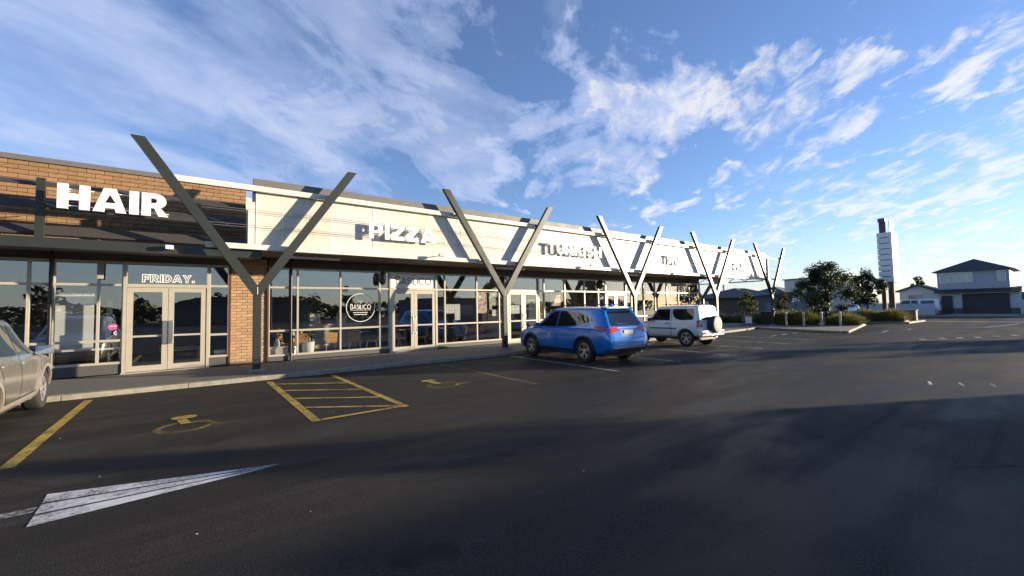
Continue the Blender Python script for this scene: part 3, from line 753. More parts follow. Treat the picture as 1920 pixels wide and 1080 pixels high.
def poster_mat(name, base, ink, sc):
    ma = bpy.data.materials.new(name); ma.use_nodes = True; t = NT(ma.node_tree); b = t.n['Principled BSDF']
    co = t.node('ShaderNodeTexCoord').outputs['Object']
    c = t.mix(t.ramp(t.noise(co, sc, 2.0, .5), .48, .60), (*base, 1), (*ink, 1)); t.l.new(c, b.inputs['Base Color']); b.inputs['Roughness'].default_value = .6
    return ma
PAP = poster_mat('paper_notice', (.72, .72, .68), (.45, .45, .44), 22); PAP2 = poster_mat('printed_poster', (.62, .52, .46), (.45, .18, .14), 6); PAP3 = poster_mat('photo_poster', (.35, .36, .33), (.62, .60, .52), 8)
for nm, a, b, z0, z1, ma, lab in (
        ('paper_notice', 8.33, 8.72, 1.50, 1.88, PAP, 'white paper notice on restaurant window, left of a matching tall sheet'),
        ('paper_notice', 8.73, 8.98, 1.22, 1.88, PAP, 'tall pale paper sheet on restaurant window right of a white notice'),
        ('poster', 9.82, 10.32, 1.48, 2.40, PAP2, 'pinkish printed poster on window left of the second Y post'),
        ('poster', 10.45, 10.88, 1.62, 2.38, PAP3, 'grey photo poster beside pinkish poster near second Y post'),
        ('paper_notice', 10.60, 10.86, 1.34, 1.80, PAP, 'small white sheet stuck below the grey photo poster'),
        ('paper_notice', 11.60, 12.10, 1.42, 1.80, PAP, 'white notice taped inside the TURKISH shop door'),
        ('poster', 14.05, 14.75, 1.75, 2.30, PAP2, 'faded poster on the window right of the TURKISH shop door'),
        ('paper_notice', 5.68, 5.86, 1.66, 1.76, VIN, 'tiny white card on the narrow pane beside restaurant door')):
    yy = YF + .02 if nm != 'x' else YF
    if 11.5 < a < 12.2: yy = YF - .02
    tag(obj(nm, MB().box(a - (a + b) / 2, b - (a + b) / 2, -.003, .003, 0, z1 - z0), ma, None, local=True, base=((a + b) / 2, yy, z0)), lab, 'notice' if 'paper' in nm else 'poster')
# round projecting signs
for X, lab in ((5.56, 'round dark projecting sign left of the BASILICO door panel'), (10.9, 'round dark projecting sign by the second Y post'), (17.3, 'round dark projecting sign beside the third Y post')):
    t = thing('projecting_sign', lab, 'sign', (X, YF - .3, 2.6), group='round projecting signs')
    obj('disc', MB().lathe([(0, X - .05), (.225, X - .05), (.24, X - .04), (.24, X + .04), (.225, X + .05), (0, X + .05)], 'x', 28, (0, YF - .34, 2.84)), mat('black_sign_face', (.02, .02, .022), .35), t, smooth=True)
    obj('bracket', MB().bar((X, YF - .12, 2.84), (X, YF - .05, 2.84), .05), BLACKM, t)

# ------------------------------------------------------------------ things inside the shops
def make_chair(loc, rz, label, grp, ma=TAN):
    t = thing('cafe_chair', label, 'chair', loc, rz, grp)
    seat = MB(); n = 7
    prof = [(-.22, .44), (-.12, .45), (.02, .44), (.14, .435), (.20, .455), (.225, .53), (.25, .66), (.275, .82)]
    for i in range(len(prof) - 1):
        (y0, z0), (y1, z1) = prof[i], prof[i + 1]
        w0, w1 = (.22 if i < 5 else .21), (.22 if i < 4 else .20)
        seat.add([(-w0, y0, z0), (w0, y0, z0), (w1, y1, z1), (-w1, y1, z1), (-w0, y0, z0 - .014), (w0, y0, z0 - .014), (w1, y1 + .012, z1 - .006), (-w1, y1 + .012, z1 - .006)],
                 [(0, 1, 2, 3), (7, 6, 5, 4), (0, 4, 5, 1), (1, 5, 6, 2), (2, 6, 7, 3), (3, 7, 4, 0)])
    k = 5
    a = MB(); b = MB(); a.v = seat.v[:8 * k]; a.f = [f for f in seat.f if max(f) < 8 * k]; b.v = seat.v[8 * k:]; b.f = [tuple(i - 8 * k for i in f) for f in seat.f if min(f) >= 8 * k]
    obj('seat', a, ma, t, local=True); obj('backrest', b, ma, t, local=True)
    for sx in (-1, 1):
        for sy in (-1, 1): obj('leg', MB().tube([(sx * .16, sy * .14, .43), (sx * .21, sy * .22, 0)], .011, 6), CHROME, t, local=True, smooth=True)
    return t
FZ = .125
c0 = make_chair((3.02, 15.98, FZ), R(180), 'tan plywood cafe chair in front of the potted plant, back to the window', 'tan cafe chairs')
spots = [(3.92, 16.0, 200, 'tan plywood chair at the table next to the potted plant'), (3.3, 17.1, 20, 'tan plywood chair tucked behind the table near the potted plant'),
         (4.95, 16.15, 150, 'tan plywood chair under the round emblem, facing away'), (5.5, 16.05, 250, 'tan plywood chair under the round emblem, turned sideways'),
         (6.7, 16.3, 100, 'tan chair seen through the left restaurant door leaf'), (7.6, 16.3, 260, 'tan chair seen through the right restaurant door leaf'),
         (9.35, 16.1, 255, 'tan chair with white legs below the paper notices'), (2.75, 16.6, 60, 'tan plywood chair beside the pale cabinet')]
for x, y, a, lab in spots: tag(copy_tree(c0, None, (x, y, FZ), R(a)), lab)
def table(x, y, lab):
    t = thing('cafe_table', lab, 'table', (x, y, FZ), 0, 'cafe tables')
    obj('table_top', MB().box(-.35, .35, -.35, .35, .72, .75), TAN, t, local=True, bevel=.008)
    obj('pedestal', MB().tube([(0, 0, .03), (0, 0, .72)], .03, 10), BLACKM, t, local=True); obj('foot', MB().lathe([(0, 0), (.25, 0), (.25, .02), (.03, .035), (0, .035)], 'z', 20), BLACKM, t, local=True)
for x, y, l in ((3.55, 16.75, 'wooden cafe table near the potted plant'), (5.3, 16.95, 'wooden cafe table behind the round emblem'), (7.2, 17.1, 'wooden cafe table seen through the restaurant doors'), (8.95, 16.8, 'wooden cafe table below the paper notices')): table(x, y, l)
cab = thing('cabinet', 'low pale cabinet inside the corner window by brick pillar', 'cabinet', (2.3, 15.8, FZ))
obj('carcass', MB().box(2.05, 2.58, 15.55, 16.0, FZ, .52), mat('pale_laminate', (.62, .55, .45), .5), cab, bevel=.006); obj('top', MB().box(2.03, 2.60, 15.53, 16.02, .522, .55), WHITE, cab)
def leafy(n, c, rad, size, seed, flat=.0):
    rnd = random.Random(seed); mb = MB()
    for _ in range(n):
        while True:
            p = Vector((rnd.uniform(-1, 1), rnd.uniform(-1, 1), rnd.uniform(-1, 1)))
            if p.length < 1: break
        p = Vector((c[0] + p.x * rad[0], c[1] + p.y * rad[1], c[2] + p.z * rad[2]))
        d = Vector((rnd.gauss(0, 1), rnd.gauss(0, 1), rnd.gauss(0, .8))).normalized(); e = d.cross(Vector((rnd.gauss(0, 1), rnd.gauss(0, 1), rnd.gauss(0, 1)))).normalized()
        s = size * rnd.uniform(.6, 1.3)
        mb.add([p - d * s, p + e * s * .36, p + d * s, p - e * s * .36], [(0, 1, 2, 3)])
    return mb
vs = thing('vase', 'vase of dried flowers on the low pale cabinet', 'vase', (2.3, 15.8, .55))
obj('vessel', MB().lathe([(0, .55), (.07, .55), (.09, .62), (.07, .74), (.045, .78), (.055, .80)], 'z', 18, (2.3, 15.8, 0)), CREAM, vs, smooth=True)
obj('flowers', leafy(120, (2.3, 15.8, .98), (.17, .15, .18), .05, 5), mat('dried_flower', (.20, .13, .09), .8), vs)
pt = thing('potted_plant', 'leafy green indoor plant in a white pot behind window', 'plant', (3.25, 16.0, FZ))
obj('pot', MB().lathe([(0, FZ), (.17, FZ), (.22, .65), (.20, .66), (.19, .60), (0, .58)], 'z', 20, (3.25, 15.85, 0)), WHITE, pt, smooth=True)
obj('stem', MB().tube([(3.25, 15.85, .6), (3.27, 15.85, 1.1), (3.24, 15.83, 1.6)], .02, 6), BARK, pt)
lf = MB(); rnd = random.Random(4)
for k in range(150):
    a = rnd.uniform(0, 6.28); z0 = rnd.uniform(.75, 1.75); rr = .42 * (1 - abs(z0 - 1.25) / .8) + .12; base = Vector((3.25, 15.85, z0)); d = Vector((math.cos(a), math.sin(a) * .8, rnd.uniform(-.3, .5))).normalized(); e = d.cross(Vector((0, 0, 1))).normalized() * .028
    p1 = base + d * rr * .5; p2 = base + d * rr - Vector((0, 0, .07))
    lf.add([base, p1 + e, p2, p1 - e], [(0, 1, 2, 3)])
obj('leaves', lf, LEAFP, pt)
ct = thing('counter', 'pale service counter deep inside the restaurant', 'counter', (4.6, 19.0, FZ))
obj('front', MB().box(3.9, 6.0, 18.9, 19.0, FZ, 1.1), mat('pale_laminate', (.62, .55, .45), .5), ct); obj('worktop', MB().box(3.85, 6.05, 18.85, 19.5, 1.102, 1.15), WHITE, ct)
for x, l in ((4.15, 'pale menu stand at the left end of the restaurant counter'), (5.2, 'pale menu stand in the middle of the restaurant counter')):
    t = thing('menu_stand', l, 'menu', (x, 19.0, 1.15), group='menu stands'); obj('card', MB().box(x - .2, x + .2, 18.98, 19.0, 1.17, 1.6), PAP, t); obj('foot', MB().box(x - .15, x + .15, 18.95, 19.05, 1.151, 1.169), WHITE, t)
# salon
t = thing('partition', 'tall white partition panel inside the salon window', 'partition', (-2.3, 16.5, FZ))
obj('panel', MB().box(-2.86, -2.12, 16.45, 16.52, FZ, 2.28), WHITE, t); obj('foot', MB().box(-2.8, -2.2, 16.3, 16.7, FZ, FZ + .02), CREAM, t)
t = thing('partition', 'narrow white pillar panel standing right of the white partition', 'partition', (-1.85, 17.2, FZ)); obj('panel', MB().box(-1.95, -1.83, 17.2, 17.3, FZ, 2.1), WHITE, t); obj('foot', MB().box(-2.0, -1.78, 17.15, 17.35, FZ, FZ + .02), CREAM, t)
t = thing('reception_desk', 'dark reception desk with white top inside the salon', 'desk', (-2.1, 16.3, FZ)); obj('front', MB().box(-2.75, -1.5, 15.9, 16.25, FZ, .74), BLACKM, t); obj('worktop', MB().box(-2.85, -1.45, 15.85, 16.28, .742, .79), WHITE, t)
t = thing('tan_patch_stand_in', 'added pale timber seat standing in for tan patches in the salon doors', 'tan_patch_stand_in', (-.2, 16.6, FZ)); obj('seat', MB().box(-.7, .35, 16.4, 16.8, .62, .68), TAN, t)  # made-up piece, added for the tan patches in the door glass
for x in (-.6, .25): obj('leg', MB().box(x - .05, x + .05, 16.45, 16.75, FZ, .62), TAN, t)
t = thing('stool', 'white cushioned stool inside the narrow salon window', 'stool', (.75, 15.75, FZ)); obj('base', MB().box(.62, .90, 15.6, 15.9, FZ, .46), mat('pale_fabric', (.6, .58, .55), .8), t, bevel=.02); obj('cushion', MB().box(.60, .92, 15.58, 15.92, .462, .56), WHITE, t, bevel=.03)
t = thing('armchair', 'red brown tub armchair behind the window by second Y post', 'chair', (11.0 - .2, 16.2, FZ)); RB = mat('red_leather', (.22, .06, .035), .45)
obj('seat', MB().box(10.45, 10.95, 15.95, 16.45, .32, .50), RB, t, bevel=.04)
obj('backrest', MB().prism([(10.36, .35), (10.46, .35), (10.44, .98), (10.30, 1.0)], 15.95, 16.45), RB, t); obj('armrest', MB().box(10.46, 10.96, 16.46, 16.54, .40, .72), RB, t, bevel=.02)
for x in (10.5, 10.9):
    for y in (16.0, 16.4): obj('leg', MB().tube([(x, y, FZ), (x, y, .33)], .018, 6), CHROME, t)
for k, (x, col, l) in enumerate(((14.4, (.35, .33, .30), 'tall pale display fridge inside the TURKISH shop'), (16.9, (.55, .53, .48), 'white low freezer inside the TURKISH shop'), (22.5, (.10, .25, .20), 'green cabinet inside the end cafe'), (25.0, (.30, .12, .06), 'brown cabinet inside the end cafe'))):
    h_ = (2.1, 1.3, 2.0, 1.7)[k]; t = thing('display_cabinet', l, 'cabinet', (x, 17.2, FZ))
    ma = mat('cabinet_%d' % k, col, .5); obj('carcass', MB().box(x - .5, x + .5, 17.0, 17.6, FZ, h_), ma, t, bevel=.01); obj('door', MB().box(x - .45, x + .45, 16.97, 16.995, FZ + .15, h_ - .1), mat('fridge_glass', (.12, .14, .15), .1), t)

# ------------------------------------------------------------------ cars
TYRE = mat('tyre_rubber', (.016, .016, .017), .75, var=.15, vscale=20)
CARGL = mat('car_window_glass', (.010, .012, .013), .03, spec=.9, coat=.3)
SEAM = mat('panel_gap', (.012, .012, .013), .7)
PLAST = mat('black_trim_plastic', (.022, .022, .023), .6)
REDL = mat('red_lamp_lens', (.42, .02, .02), .12, coat=.6)
CLRL = mat('clear_lamp_lens', (.55, .56, .56), .1, coat=.6)
RIMS = mat('silver_wheel_rim', (.55, .55, .54), .3, metal=.8)
RIMD = mat('dark_wheel_rim', (.04, .04, .042), .35, metal=.5)
PLATE = mat('number_plate', (.70, .69, .62), .5)

def smooth_poly(p, r, n=4):
    out = []
    for i in range(len(p)):
        a, b, c = Vector(p[i - 1]), Vector(p[i]), Vector(p[(i + 1) % len(p)])
        d1 = (a - b); d2 = (c - b); k = min(r, d1.length * .45, d2.length * .45)
        s, e = b + d1.normalized() * k, b + d2.normalized() * k
        for j in range(n + 1):
            t = j / n; out.append(tuple((1 - t) ** 2 * s + 2 * t * (1 - t) * b + t * t * e))
    return out

class Car:
    def __init__(self, name, label, cat, loc, rotz, group, paint, rings, axles, wheel_r, track, arch=.055, crease=0.25):
        self.t = thing(name, label, cat, loc, rotz, group)
        self.paint = paint
        n = 9; vs = []; fs = []
        for rg in rings:
            y, w, zb, zbelt, zr, wr = rg[:6]; dy = rg[6] if len(rg) > 6 else (lambda z: 0)
            hp = [(0, zb), (w * .84, zb), (w * .965, zb + .09), (w, zb + .5 * (zbelt - zb)), (w * .988, zbelt - .07), (w * .945, zbelt), (wr, zr - .065), (wr * .82, zr - .012), (0, zr)]
            full = hp + [(-x, z) for x, z in hp[7:0:-1]]
            vs += [(x, y + dy(z), z) for x, z in full]
        m_ = 16
        for i in range(len(rings) - 1):
            for k in range(m_): fs.append((i * m_ + k, i * m_ + (k + 1) % m_, (i + 1) * m_ + (k + 1) % m_, (i + 1) * m_ + k))
        for b in (0, (len(rings) - 1) * m_):
            fs.append((b, b + 1, b + 15)); fs.append((b + 8, b + 7, b + 9))
            for k in range(1, 7): fs.append((b + k, b + k + 1, b + 15 - k, b + 16 - k))
        me = bpy.data.meshes.new('body'); me.from_pydata(vs, [], fs)
        bm = bmesh.new(); bm.from_mesh(me); bmesh.ops.recalc_face_normals(bm, faces=bm.faces)
        cl = bm.edges.layers.float.get('crease_edge') or bm.edges.layers.float.new('crease_edge')
        bm.verts.ensure_lookup_table()
        for e in bm.edges:
            a, b = (v.index for v in e.verts)
            ka, kb = a % m_, b % m_
            if a // m_ == b // m_ and a // m_ in (0, len(rings) - 1) and abs(ka - kb) in (1, 15): e[cl] = crease + .15
            if ka == kb and ka in (5, 11, 6, 10): e[cl] = crease
            if ka == kb and ka in (1, 15): e[cl] = .5
        bm.to_mesh(me); bm.free()
        o = bpy.data.objects.new('body', me); COL.objects.link(o)
        ss = o.modifiers.new('s', 'SUBSURF'); ss.levels = 3; ss.render_levels = 3
        cut = MB()
        for ya in axles:
            for s_ in (-1, 1):
                x0, x1 = s_ * (track - .16), s_ * (track + .6)
                cut.lathe([(0, x0), (wheel_r + arch, x0), (wheel_r + arch, x1), (0, x1)], 'x', 32, (0, ya, wheel_r))
        co_ = obj('cutter', cut, TYRE, None, local=True)
        bmc = bmesh.new(); bmc.from_mesh(co_.data); bmesh.ops.remove_doubles(bmc, verts=bmc.verts, dist=1e-5); bmesh.ops.recalc_face_normals(bmc, faces=bmc.faces); bmc.to_mesh(co_.data); bmc.free()
        bo = o.modifiers.new('b', 'BOOLEAN'); bo.operation = 'DIFFERENCE'; bo.object = co_; bo.solver = 'EXACT'
        me2 = bpy.data.meshes.new_from_object(o.evaluated_get(bpy.context.evaluated_depsgraph_get()))
        bpy.data.objects.remove(co_); o.modifiers.clear(); o.data = me2
        me2.materials.clear(); me2.materials.append(paint); me2.shade_smooth(); me2.set_sharp_from_angle(angle=R(40))
        o.parent = self.t; self.body = o
        self.bvh = BVHTree.FromPolygons([v.co for v in me2.vertices], [tuple(p.vertices) for p in me2.polygons])
        self.axles, self.wr, self.track = axles, wheel_r, track
    def hit(self, a, b, face):
        org, d = {'L': ((-3, a, b), (1, 0, 0)), 'R': ((3, a, b), (-1, 0, 0)), 'B': ((a, -6, b), (0, 1, 0)), 'F': ((a, 6, b), (0, -1, 0)), 'T': ((a, b, 4), (0, 0, -1))}[face]
        h, nrm, _, _ = self.bvh.ray_cast(Vector(org), Vector(d))
        return (h, -Vector(d)) if h is not None else (None, None)
    def patch(self, name, poly, face, ma, off=.005, step=.07, parent=None, rnd=.04, label=None):
        if rnd: poly = smooth_poly(poly, rnd)
        bm = bmesh.new(); f = bm.faces.new([bm.verts.new((p[0], p[1], 0)) for p in poly]); bmesh.ops.triangulate(bm, faces=[f])
        for ax in (0, 1):
            lo, hi = min(p[ax] for p in poly), max(p[ax] for p in poly); k = max(2, int((hi - lo) / step))
            for i in range(1, k):
                c = [0, 0, 0]; c[ax] = lo + (hi - lo) * i / k; nn = [0, 0, 0]; nn[ax] = 1
                bmesh.ops.bisect_plane(bm, geom=list(bm.verts) + list(bm.edges) + list(bm.faces), plane_co=c, plane_no=nn)
        mb = MB(); ok = {}
        for v in bm.verts:
            h, d = self.hit(v.co.x, v.co.y, face)
            ok[v.index] = None
            v.index = len(mb.v)
            if h is None: mb.v.append(None)
            else: mb.v.append(tuple(h + d * off))
        good = [v for v in mb.v if v]
        idx = {}; out = MB()
        for i, v in enumerate(mb.v):
            if v: idx[i] = len(out.v); out.v.append(v)
        for fc in bm.faces:
            ii = [v.index for v in fc.verts]
            if all(i in idx for i in ii): out.f.append(tuple(idx[i] for i in ii))
        bm.free()
        if not out.f: return None
        o = obj(name, out, ma, parent or self.t, local=True)
        o.data.shade_smooth()
        if label: o['label'] = label
        return o
    def seam(self, pts, face, w=.014, ma=None, name='panel_gap', off=.003):
        dense = []
        for i in range(len(pts) - 1):
            a, b = Vector(pts[i]), Vector(pts[i + 1]); k = max(1, int((b - a).length / .06))
            dense += [tuple(a.lerp(b, j / k)) for j in range(k)]
        dense.append(pts[-1]); q = stroke(dense, w)[0]; n = len(q) // 2; L, Q = q[:n], q[n:][::-1]; mb = MB()
        for i in range(n - 1):
            c = [self.hit(p[0], p[1], face) for p in (L[i], L[i + 1], Q[i + 1], Q[i])]
            if all(h[0] is not None for h in c): mb.add([tuple(h[0] + h[1] * off) for h in c], [(0, 1, 2, 3)])
        if mb.f: return obj(name, mb, ma or SEAM, self.body, local=True)
    def both(self, fn, name, poly, ma, **k):
        for s_ in 'LR': fn(name, poly, s_, ma, **k)
    def wheels(self, rim, spokes=5, tyre_w=.22, double=False, hub=None):
        for ya in self.axles:
            for s_ in (-1, 1):
                c = (s_ * self.track, ya, self.wr); r_ = self.wr; hw = tyre_w / 2
                ty = obj('wheel', MB().lathe([(r_ * .66, -hw), (r_ * .93, -hw), (r_ * .985, -hw * .8), (r_, -hw * .5), (r_, hw * .5), (r_ * .985, hw * .8), (r_ * .93, hw), (r_ * .66, hw), (r_ * .62, hw * .6), (r_ * .62, -hw * .6), (r_ * .66, -hw)], 'x', 36, c), TYRE, self.t, local=True, smooth=True)
                rm = MB().lathe([(r_ * .62, -hw * .7), (r_ * .665, s_ * hw * .92), (r_ * .61, s_ * hw * .86), (r_ * .58, s_ * hw * .3), (0, s_ * hw * .25)], 'x', 32, c)
                obj('rim_barrel', rm, RIMD, ty, local=True, smooth=True)
                sp = MB()
                for k in range(spokes):
                    for dd in ((-.13, .13) if double else (0,)):
                        a = 2 * math.pi * (k + .25) / spokes; a2 = a + dd * 1.6
                        p = Vector((c[0] + s_ * hw * .62, c[1] + math.cos(a) * r_ * .1, c[2] + math.sin(a) * r_ * .1)); q = Vector((c[0] + s_ * hw * .80, c[1] + math.cos(a2) * r_ * .62, c[2] + math.sin(a2) * r_ * .62))
                        sp.bar(p, q, r_ * (.085 if double else .17), .02, (1, 0, 0))
                sp.lathe([(r_ * .17, c[0] + s_ * hw * .5), (r_ * .17, c[0] + s_ * hw * .86), (0, c[0] + s_ * hw * .88)], 'x', 16, (0, c[1], c[2]))
                sp.lathe([(r_ * .665, c[0] + s_ * hw * .90), (r_ * .60, c[0] + s_ * hw * .93), (r_ * .585, c[0] + s_ * hw * .7)], 'x', 32, (0, c[1], c[2]))
                obj('rim', sp, rim, ty, local=True)
    def arches(self, ma, wide=.06, proud=.012):
        for ya in self.axles:
            for s_ in 'LR':
                R0 = self.wr + .05; pts = []
                mb = MB(); n = 22; prev = None
                for i in range(n + 1):
                    a = R(-14 + 208 * i / n); row = []
                    for rr in (R0, R0 + wide):
                        y, z = ya + rr * math.cos(a), self.wr + rr * math.sin(a)
                        h, d = self.hit(ya + (R0 + wide + .015) * math.cos(a), self.wr + (R0 + wide + .015) * math.sin(a), s_)
                        row.append((h.x + d.x * proud, y, z) if h is not None else None)
                    if prev and all(prev) and all(row): mb.add([prev[0], prev[1], row[1], row[0]], [(0, 1, 2, 3)])
                    prev = row
                if mb.f:
                    o = obj('wheel_arch_trim', mb, ma, self.t, local=True); sm = o.modifiers.new('t', 'SOLIDIFY'); sm.thickness = .03; sm.offset = 0
    def mirror(self, y, z, x, ma, glassback=True):
        for s_ in (-1, 1):
            o = obj('wing_mirror', MB().box(s_ * x - .11, s_ * x + .11, y - .05, y + .09, z - .075, z + .075), ma, self.t, local=True, bevel=.035, smooth=True)
            obj('mirror_stalk', MB().box(s_ * x - s_ * .2 - .07, s_ * x - s_ * .2 + .12, y, y + .05, z - .09, z - .05), PLAST, o, local=True)
            obj('mirror_glass', MB().box(s_ * x - .095, s_ * x + .095, y - .054, y - .051, z - .06, z + .06), mat('mirror_glass', (.5, .55, .6), .02, metal=1), o, local=True)
    def handle(self, y, z, ma):
        for s_ in 'LR':
            h, d = self.hit(y, z, s_)
            if h is not None: obj('door_handle', MB().box(h.x - .02, h.x + .02 , y - .10, y + .10, z - .017, z + .017), ma, self.t, local=True, bevel=.012)
    def plate(self, x, z, w, hgt, face='B'):
        h, d = self.hit(x, z, face)
        return obj('number_plate', MB().box(x - w / 2, x + w / 2, h.y + d.y * .012 - .004, h.y + d.y * .012 + .004, z - hgt / 2, z + hgt / 2), PLATE, self.t, local=True)

def lin(*kv):
    def f(z):
        if z <= kv[0][0]: return kv[0][1]
        for (a, b), (c, d) in zip(kv, kv[1:]):
            if z <= c: return b + (d - b) * (z - a) / (c - a)
        return kv[-1][1]
    return f

def suv(name, label, loc, rz, paint, rims, spokes=5, double=True, clad=PLAST, handles=None, group='cars parked outside the shops', lamp_side=True):
    rear = lin((.3, .06), (.45, -.05), (.72, -.05), (.80, .02), (1.06, .05), (1.20, .12), (1.60, .42))
    rear2 = lin((.3, .03), (.8, .0), (1.1, .02), (1.62, .27))
    front = lin((.2, -.06), (.45, .03), (.8, -.05))
    c = Car(name, label, 'car', loc, rz, group, paint, [
        (-2.24, .79, .36, 1.06, 1.60, .55, rear), (-2.12, .885, .32, 1.07, 1.635, .60, rear2), (-1.85, .915, .26, 1.075, 1.655, .645, lin((1.0, 0), (1.65, .1))), (-1.3, .925, .25, 1.07, 1.675, .665),
        (-.6, .925, .22, 1.05, 1.69, .675), (0, .925, .22, 1.03, 1.685, .67), (.42, .925, .22, 1.02, 1.655, .655), (.62, .925, .22, 1.015, 1.575, .635), (1.08, .925, .22, 1.0, 1.24, .66), (1.34, .925, .23, .985, 1.09, .70),
        (1.75, .915, .24, .93, 1.03, .68), (2.05, .875, .26, .85, .96, .60), (2.2, .80, .28, .76, .87, .52, front), (2.27, .66, .32, .66, .74, .42, front)],
        (-1.29, 1.37), .355, .79, crease=.5)
    c.wheels(rims, spokes, .225, double); c.arches(clad)
    fw_ = [(.98, 1.05), (.66, 1.30), (.33, 1.50), (.02, 1.545), (.0, 1.055)]
    rw_ = [(-.06, 1.06), (-.05, 1.545), (-.50, 1.54), (-.80, 1.50), (-.93, 1.10)]
    qw_ = [(-.99, 1.11), (-.87, 1.495), (-1.12, 1.46), (-1.62, 1.265)]
    for nm, p in (('side_window', fw_), ('side_window', rw_), ('side_window', qw_)): c.both(c.patch, nm, p, CARGL)
    c.patch('rear_window', [(-.64, 1.10), (.64, 1.10), (.58, 1.30), (.50, 1.525), (-.50, 1.525), (-.58, 1.30)], 'B', CARGL)
    c.patch('windscreen', [(-.66, 1.12), (.66, 1.12), (.55, 1.56), (-.55, 1.56)], 'F', CARGL)
    for s_ in (-1, 1):
        c.patch('tail_light', [(s_ * .34, .965), (s_ * .84, .87), (s_ * .91, .98), (s_ * .87, 1.09), (s_ * .32, 1.045)], 'B', REDL, rnd=.02)
        c.patch('headlight', [(s_ * .5, .72), (s_ * .84, .76), (s_ * .86, .86), (s_ * .45, .78)], 'F', CLRL, rnd=.02)
    if lamp_side:
        c.both(c.patch, 'tail_light', [(-2.16, .93), (-1.70, 1.06), (-1.80, 1.09), (-2.14, 1.075)], REDL, rnd=.01)
        c.both(c.patch, 'headlight', [(2.18, .72), (1.78, .90), (1.92, .91), (2.2, .82)], CLRL, rnd=.01)
    for s_ in 'LR':
        c.seam([(1.08, .42), (1.10, .95), (.98, 1.03)], s_); c.seam([(.0, .36), (-.03, 1.05)], s_); c.seam([(-.82, .75), (-1.0, 1.02)], s_); c.seam([(-.6, .36), (-.78, .62)], s_); c.seam([(1.08, .40), (-.62, .38)], s_)
        c.patch('sill_cladding', [(.88, .24), (.88, .38), (-.80, .38), (-.80, .24)], s_, clad, rnd=.01)
    c.handle(.22, .93, handles or paint); c.handle(-.72, .95, handles or paint)
    c.mirror(.86, 1.09, .99, paint)
    for s_ in (-1, 1):
        z = 1.70; obj('roof_rail', MB().tube([(s_ * .58, .25, 1.655), (s_ * .585, .12, 1.715), (s_ * .60, -.6, 1.74), (s_ * .59, -1.35, 1.715), (s_ * .58, -1.5, 1.66)], .016, 8), PLAST, c.t, local=True, smooth=True)
    c.patch('rear_bumper_trim', [(-.80, .36), (.80, .36), (.80, .47), (-.80, .47)], 'B', PLAST, rnd=.02)
    return c
blue = mat('metallic_blue_paint', (.006, .19, .60), .20, metal=.25, coat=1.0, spec=.6)
car1 = suv('parked_car', 'metallic blue SUV parked nose in between two white bay lines', (10.32, 10.05, 0), R(-4), blue, RIMS, 5, True)
car1.plate(0, .90, .37, .14); car1.patch('plate_recess', [(-.30, .80), (.30, .80), (.33, .985), (-.33, .985)], 'B', mat('blue_recess', (.006, .05, .20), .35, coat=.6), off=.002)
car1.patch('skid_plate', [(-.62, .455), (.62, .455), (.68, .50), (-.68, .50)], 'B', RIMS, off=.010, rnd=.01)
car1.seam([(-.80, .78), (-.60, .76), (0, .745), (.60, .76), (.80, .78)], 'B'); car1.seam([(-.42, 1.045), (.42, 1.045)], 'B', .03, CHROME, 'chrome_strip', .008)
car1.seam([(.05, 1.13), (-.36, 1.17)], 'B', .022, PLAST, 'wiper', .015)
obj('spoiler', MB().prism([(-2.0, 1.60), (-1.72, 1.665), (-1.70, 1.63), (-1.98, 1.575)], -.56, .56, 'x'), blue, car1.t, local=True, bevel=.01)
obj('roof_antenna', MB().prism([(-1.45, 1.665), (-1.62, 1.74), (-1.64, 1.66)], -.02, .02, 'x'), blue, car1.t, local=True)
obj('exhaust', MB().tube([(.5, -2.1, .33), (.5, -2.27, .33)], .035, 12), CHROME, car1.t, local=True)

silver = mat('dusty_silver_paint', (.46, .455, .44), .24, metal=.85, coat=.5, var=.03, vscale=1.6)
car2 = suv('parked_car', 'dusty silver SUV parked nose in before the salon windows', (-3.0, 10.05, 0), R(0), silver, RIMS, 7, False, clad=mat('grey_sill', (.18, .17, .155), .5))

# small boxy off-roader
whitep = mat('white_car_paint', (.70, .72, .73), .28, coat=.9, spec=.5)
rj = lin((.3, .04), (.5, 0), (1.0, .02), (1.66, .12)); fj = lin((.3, -.02), (.8, 0))
j = Car('parked_car', 'small boxy white two door off-roader with spare wheel on its tailgate', 'car', (16.55, 10.35, 0), R(-2), 'cars parked outside the shops', whitep, [
    (-1.62, .70, .50, 1.02, 1.63, .60, rj), (-1.56, .765, .44, 1.02, 1.655, .625, rj), (-1.45, .775, .40, 1.02, 1.665, .63), (-.7, .775, .38, 1.02, 1.675, .635), (0, .775, .36, 1.01, 1.67, .635), (.28, .775, .36, 1.0, 1.645, .63), (.36, .775, .36, 1.0, 1.60, .62),
    (.68, .775, .36, .99, 1.24, .66), (.82, .775, .36, .98, 1.06, .68), (1.2, .765, .38, .95, 1.02, .66), (1.5, .75, .40, .90, .98, .63), (1.62, .72, .44, .82, .90, .58, fj), (1.66, .66, .48, .74, .82, .5, fj)],
    (-1.03, 1.13), .345, .68, arch=.07, crease=.65)
j.wheels(RIMS, 5, .19, True); j.arches(whitep, .07, .035)
j.both(j.patch, 'side_window', [(.62, 1.05), (.30, 1.50), (-.30, 1.51), (-.30, 1.05)], CARGL, rnd=.05)
j.both(j.patch, 'side_window', [(-.42, 1.51), (-1.36, 1.51), (-1.36, 1.08), (-.80, 1.06), (-.56, 1.12), (-.42, 1.28)], CARGL, rnd=.08)
j.patch('rear_window', [(-.56, 1.07), (.56, 1.07), (.52, 1.52), (-.52, 1.52)], 'B', mat('sunlit_rear_glass', (.06, .062, .058), .08, spec=.8), rnd=.06)
